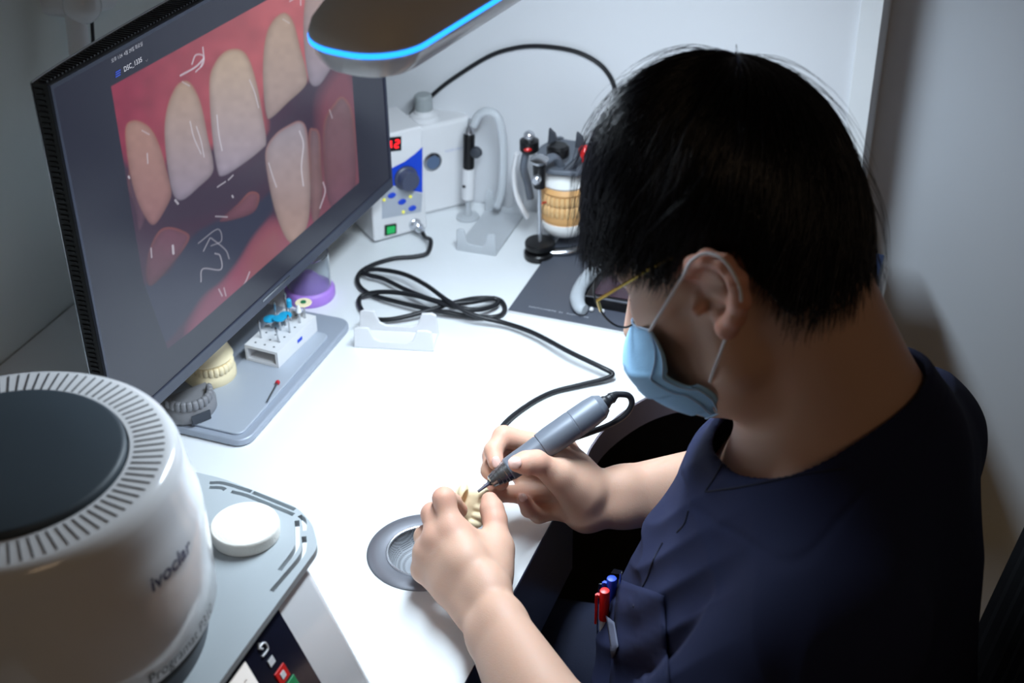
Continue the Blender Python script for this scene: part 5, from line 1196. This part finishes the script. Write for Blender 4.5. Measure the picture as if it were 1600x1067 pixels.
for sg in (1, -1):
    lp = [HL(1015, 517, .0695), HL(1041, 474, .084), HL(1068, 430, .088), HL(1080, 408, .101), HL(1105, 396, .101), HL(1132, 408, .104), HL(1152, 440, .106), HL(1158, 470, .104), HL(1151, 500, .098), HL(1138, 520, .092), HL(1122, 560, .078), HL(1109, 596, .065)]
    if sg < 0: lp = [HP(*(tohead(p)*np.array([1, 1, -1]))) for p in lp]
    G().tube(lp, .0013, n=8, smooth=5).obj('ear_loop', mat('loop_white', (226, 222, 226), .7), mk)
# ---- glasses
gl = thing('eyeglasses', 'thin-rimmed eyeglasses with gold temples sliding down the nose', 'glasses', HP(.10, 0, 0))
for sg in (1, -1):
    cc = HP(.1015, -.004, .034*sg); ax_ = HFv*.96-HUv*.28; ax_ /= np.linalg.norm(ax_); lx = HLv; ly = np.cross(ax_, lx)
    rim = [cc+lx*math.cos(t)*.0245+ly*math.sin(t)*.0230 for t in np.linspace(0, 2*PI, 40, endpoint=False)]
    G().tube(rim, .0008, n=8, smooth=1, closed=True).obj('rim', M['black'], gl)
    G().lathe(cc-ax_*.0006, ax_, [(.0234, 0), (.0234, .0008)], 40).obj('lens', M['lens'], gl)
    h0 = HL(934, 469, .066); m0 = HL(1031, 411, .084); m1 = HL(1092, 388, .078); m2 = HL(1130, 404, .096); m3 = HL(1172, 434, .090)
    P_ = [h0, m0, m1, m2, m3]
    if sg < 0: P_ = [HP(*(tohead(p)*np.array([1, 1, -1]))) for p in P_]
    G().tube([P_[0], P_[0]*.5+P_[1]*.5, P_[1], P_[1]*.4+P_[2]*.6], [.0014, .0013, .0011, .0010], n=10, smooth=4).obj('temple', M['gold'], gl)
    G().tube([P_[1]*.4+P_[2]*.6, P_[2], P_[3], P_[4]], [.0014, .0018, .0024, .0026], n=10, smooth=6).obj('temple_tip', M['black'], gl)
    G().tube([cc+lx*sg*.0240, P_[0]], .0012, n=8, smooth=1).obj('hinge', M['gold'], gl)
G().tube([HP(.104, .004, .0105), HP(.110, .007, 0), HP(.104, .004, -.0105)], .0010, n=8, smooth=5).obj('bridge', M['gold'], gl)

# ================================================================== HANDPIECE (tool held in the right hand, its cord and plug)
n0, t0 = Wd(766, 753.5, 1.350), Wd(944, 630, 1.362); hx = (t0-n0); HLn = np.linalg.norm(hx); hx /= HLn
hp = thing('dental_handpiece', 'grey dental handpiece with black coiled cord, held in the right hand', 'handpiece', n0)
G().lathe(n0, hx, [(.0042, 0), (.0062, .0012), (.0072, .006), (.0078, .0062), (.0080, .010), (.0092, .0104), (.0094, .0135), (.0100, .0138), (.0101, .0165), (.0106, .017), (.0108, .021)], 40, True, True).obj('nose', mat('nose_steel', (150, 148, 148), .22, metal=.9), hp, ang=25)
G().lathe(n0, hx, [(.0106, .0205), (.0114, .022), (.0118, .034), (.0120, .050), (.0124, .058), (.0119, .0586), (.0119, .0592), (.0132, .0598), (.0140, .070), (.0141, HLn-.036), (.0137, HLn-.0354), (.0137, HLn-.0348), (.0141, HLn-.034), (.0139, HLn-.016), (.0128, HLn-.006), (.0090, HLn)], 48).obj('grip', M['alum'], hp, ang=25)
bt = Wd(747, 768, 1.3450)
G().tube([n0+hx*.001, n0*.5+bt*.5, bt], [.0022, .0016, .0013], n=12, smooth=1).obj('bur', mat('dark_bur', (72, 70, 86), .35), hp)
G().lathe(n0-hx*.002, hx, [(.0022, 0), (.0030, .0005), (.0030, .003)], 20).obj('chuck', M['darkgrey'], hp)
cr = .0030
sr = Wd(962, 617, 1.366)
g = G(); sx_ = (sr-t0); sl = np.linalg.norm(sx_); g.lathe(t0-hx*.001, sx_, [(.0072, 0), (.0068, .003), (.0052, .006), (.0050, .009), (.0056, .0095), (.0050, .012), (.0044, sl*.9), (.0034, sl+.002)], 28); g.obj('strain_relief', M['rubber'], hp, ang=20)
zc = DZ+.0032
cpx = [(673, 376, .010), (668, 395, .002), (648, 401, 0), (615, 404, 0), (582, 414, 0), (562, 427, 0), (560, 444, .001), (580, 460, .003), (630, 474, .006), (690, 487, .006), (745, 495, .002), (778, 494, .001), (789, 483, 0), (779, 468, .003), (745, 466, .005), (705, 474, .009), (660, 488, .008), (610, 499, .004), (578, 496, .002), (562, 478, .001), (566, 462, .004), (600, 456, .010), (650, 462, .013), (705, 478, .014), (745, 484, .009), (775, 476, .006), (772, 466, .010), (735, 472, .012), (690, 472, .013), (640, 455, .009), (600, 436, .006), (577, 430, .006), (566, 424, .007), (590, 421, .010), (630, 428, .012), (665, 445, .016), (700, 470, .020), (740, 492, .012), (790, 505, .006), (835, 521, .008), (890, 550, .012), (940, 574, .010), (957, 584, .006), (945, 592, .003), (905, 602, .001), (860, 614, .0), (820, 636, .0), (786, 665, .001), (782, 690, .004), (800, 712, .008), (850, 706, .016)]
cp_ = [jk+fn_*.020, jk+fn_*.030-UP*.006]+[Wz(a, b_, zc+h_) for a, b_, h_ in cpx]+[Wd(882, 690, 1.385), Wd(918, 677, 1.384), Wd(950, 665, 1.380), Wd(975, 650, 1.376), Wd(987, 632, 1.372), Wd(982, 618, 1.369), sr+sx_/sl*.001, sr]
G().tube(cp_, cr, n=12, smooth=6).obj('cord', M['rubber'], hp)
g = G(); g.lathe(jk+fn_*.006, fn_, [(.0060, 0), (.0066, .001), (.0066, .008), (.0050, .0095), (.0050, .014), (.0036, .018)], 28); g.obj('plug', M['chrome'], hp, ang=25)

# ================================================================== model held in the left hand
mc0 = Wd(737, 789, 1.356)
tx = (Wd(770, 790, 1.348)-Wd(710, 780, 1.348)); tx /= np.linalg.norm(tx); tz = -_f; tz = tz-(tz@tx)*tx; tz /= np.linalg.norm(tz); ty = np.cross(tz, tx)
MMt = np.stack([tx, ty, tz])
def T3(a, b_, c_): return mc0+tx*a+ty*b_+tz*c_
mp_ = [ell(T3(.000, .000, -.006), (.020, .022, .009), MMt, .006), ell(T3(.004, .006, -.004), (.012, .009, .008), MMt, .006),
       ell(T3(-.010, .010, .003), (.0050, .0105, .0085), MMt, .0035), ell(T3(-.0075, .005, .007), (.0030, .0085, .005), MMt, .002, '-'),
       ell(T3(.010, -.001, .001), (.0085, .0045, .0050), MMt, .0020), ell(T3(.0095, -.009, .001), (.0078, .0046, .0052), MMt, .0018), ell(T3(.0062, -.0165, .000), (.0070, .0048, .0052), MMt, .0018), ell(T3(.003, -.022, -.002), (.006, .0042, .005), MMt, .002),
       ell(T3(.006, .012, .001), (.010, .006, .0045), MMt, .004)]
sdf_o = sdf_obj('tooth_model', mp_, .0007, M['cream'], base=mc0)
tag(sdf_o, 'small cream plaster tooth model held in the fingers of the left hand', 'tooth model')

# ================================================================== pocket, badge and pens
def patch(name, quad_px, m, off=.0022, nu=10, nv=14, th=.0012):
    q = np.array(quad_px, float); vs = []; ok = True
    for i in range(nu+1):
        for j in range(nv+1):
            a, b_ = i/nu, j/nv; px, py = (q[0]*(1-a)+q[1]*a)*(1-b_)+(q[3]*(1-a)+q[2]*a)*b_
            p, n_ = cast(scrub_bvh, px, py)
            if p is None: ok = False; p = np.array(vs[-1]) if vs else Wd(px, py, 1.3); n_ = -_f
            if n_@(p-CAM) > 0: n_ = -n_
            vs.append(p+n_*off)
    g = G(); g.add(vs, [(i*(nv+1)+j, (i+1)*(nv+1)+j, (i+1)*(nv+1)+j+1, i*(nv+1)+j+1) for i in range(nu) for j in range(nv)])
    o = g.obj(name, m, person, ang=80); s_ = o.modifiers.new('th', 'SOLIDIFY'); s_.thickness = th; s_.offset = 1; return o

pp_, _ = cast(scrub_bvh, 962, 945)
dep = (pp_-CAM)@_f if pp_ is not None else 1.33
print('pocket depth', dep, [None if cast(scrub_bvh, x, 960)[0] is None else round(float((cast(scrub_bvh, x, 960)[0]-CAM)@_f), 3) for x in range(930, 1000, 10)])
patch('pocket', [(968, 905), (1040, 930), (1050, 1090), (955, 1080)], fab, off=.0012)
patch('sewn_label', [(953, 963), (966, 973), (972, 1012), (962, 1027)], mat('label_grey', (84, 88, 106), .7, bump=.5, bscale=900), off=.0034, nu=4, nv=6, th=.0006)
def pen(px, py, d_, colm, label, r_=.0042, lean=(0, 0)):
    p = Wd(px, py, d_); ax = np.array([lean[0], lean[1], -1.]); ax /= np.linalg.norm(ax)
    t = thing('ballpoint_pen', label, 'pen', p)
    G().lathe(p, ax, [(.0022, 0), (r_*.9, .0003), (r_, .0015), (r_, .034)], 24).obj('cap', colm, t, ang=30)
    G().lathe(p, ax, [(r_*.8, .034), (r_*.8, .110), (.001, .125)], 20).obj('barrel', M['wplastic'], t)
    sd_ = np.cross(ax, _f); sd_ /= np.linalg.norm(sd_)
    if sd_@R2 > 0: sd_ = -sd_
    q_ = p+ax*.006; g = G(); g.box(q_+sd_*(r_+.0012), (.0032, .0030, .0030)); g.tube([q_+sd_*(r_+.0026)-ax*.001, q_+sd_*(r_+.0028)+ax*.034], [.0014, .0011], n=8, smooth=1); g.obj('clip', colm, t)
pen(945, 922, dep+.010, M['red'], 'red ballpoint pen with a clip standing in the scrub pocket', .0046)
pen(956, 903, dep+.020, M['blue'], 'blue ballpoint pen behind the red pen in the scrub pocket', .0046)
p = Wd(938, 912, dep+.018); t = thing('tweezers', 'thin steel tweezers standing between the pens in the scrub pocket', 'tweezers', p)
for s_ in (-1, 1): G().tube([p+R2*s_*.0006, p-UP*.02+R2*s_*.002, p-UP*.09+R2*s_*.0008], [.0009, .0016, .0009], n=6, smooth=4, flat=.4).obj('arm', M['steel'], t)
p = Wd(963, 893, dep+.024); t = thing('spatula', 'small steel spatula with a dark blade sticking out of the scrub pocket', 'spatula', p)
g = G(); g.prism([(-.005, -.002), (.003, -.003), (.006, .001), (-.002, .0035)], -.0003, .0003, M3=np.stack([R2, _f*.5+UP*.86, UP*.5-_f*.86], 1), o=p); g.obj('blade', M['steel'], t)
G().cyl(p+R2*.004-UP*.001, p+R2*.004-UP*.09, .0012, n=8).obj('handle', M['chrome'], t)
# low wooden box on the floor by the far wall
wb = thing('wooden_box', 'low pale wooden box on the floor by the far wall, behind the chair', 'box', (.33, 1.66, 0))
G().box((.34, 1.655, .122), (.40, .15, .236)).obj('body', M['floor'], wb, bevel=.002)
G().box((.34, 1.655, .244), (.41, .16, .012)).obj('lid', M['floor'], wb, bevel=.002)

def seam(pts, r_=.0007):
    P_ = []
    for px, py in spline([(a, b_, 0) for a, b_ in pts], 6)[:, :2]:
        p, n_ = cast(scrub_bvh, px, py)
        if p is None: continue
        if n_@(p-CAM) > 0: n_ = -n_
        P_.append(p+n_*.0004)
    if len(P_) > 3: G().tube(P_, r_, n=6, smooth=1).obj('seam', mat('seam_thread', (16, 20, 40), .8), person)
seam([(1076, 798), (1070, 818), (1058, 832)]); seam([(1036, 848), (1020, 878), (1012, 902), (998, 930), (989, 955), (991, 980), (1003, 1002)])
seam([(1131, 722), (1116, 748), (1102, 769)]); seam([(1104, 768), (1150, 762), (1192, 755), (1255, 742), (1319, 732)])
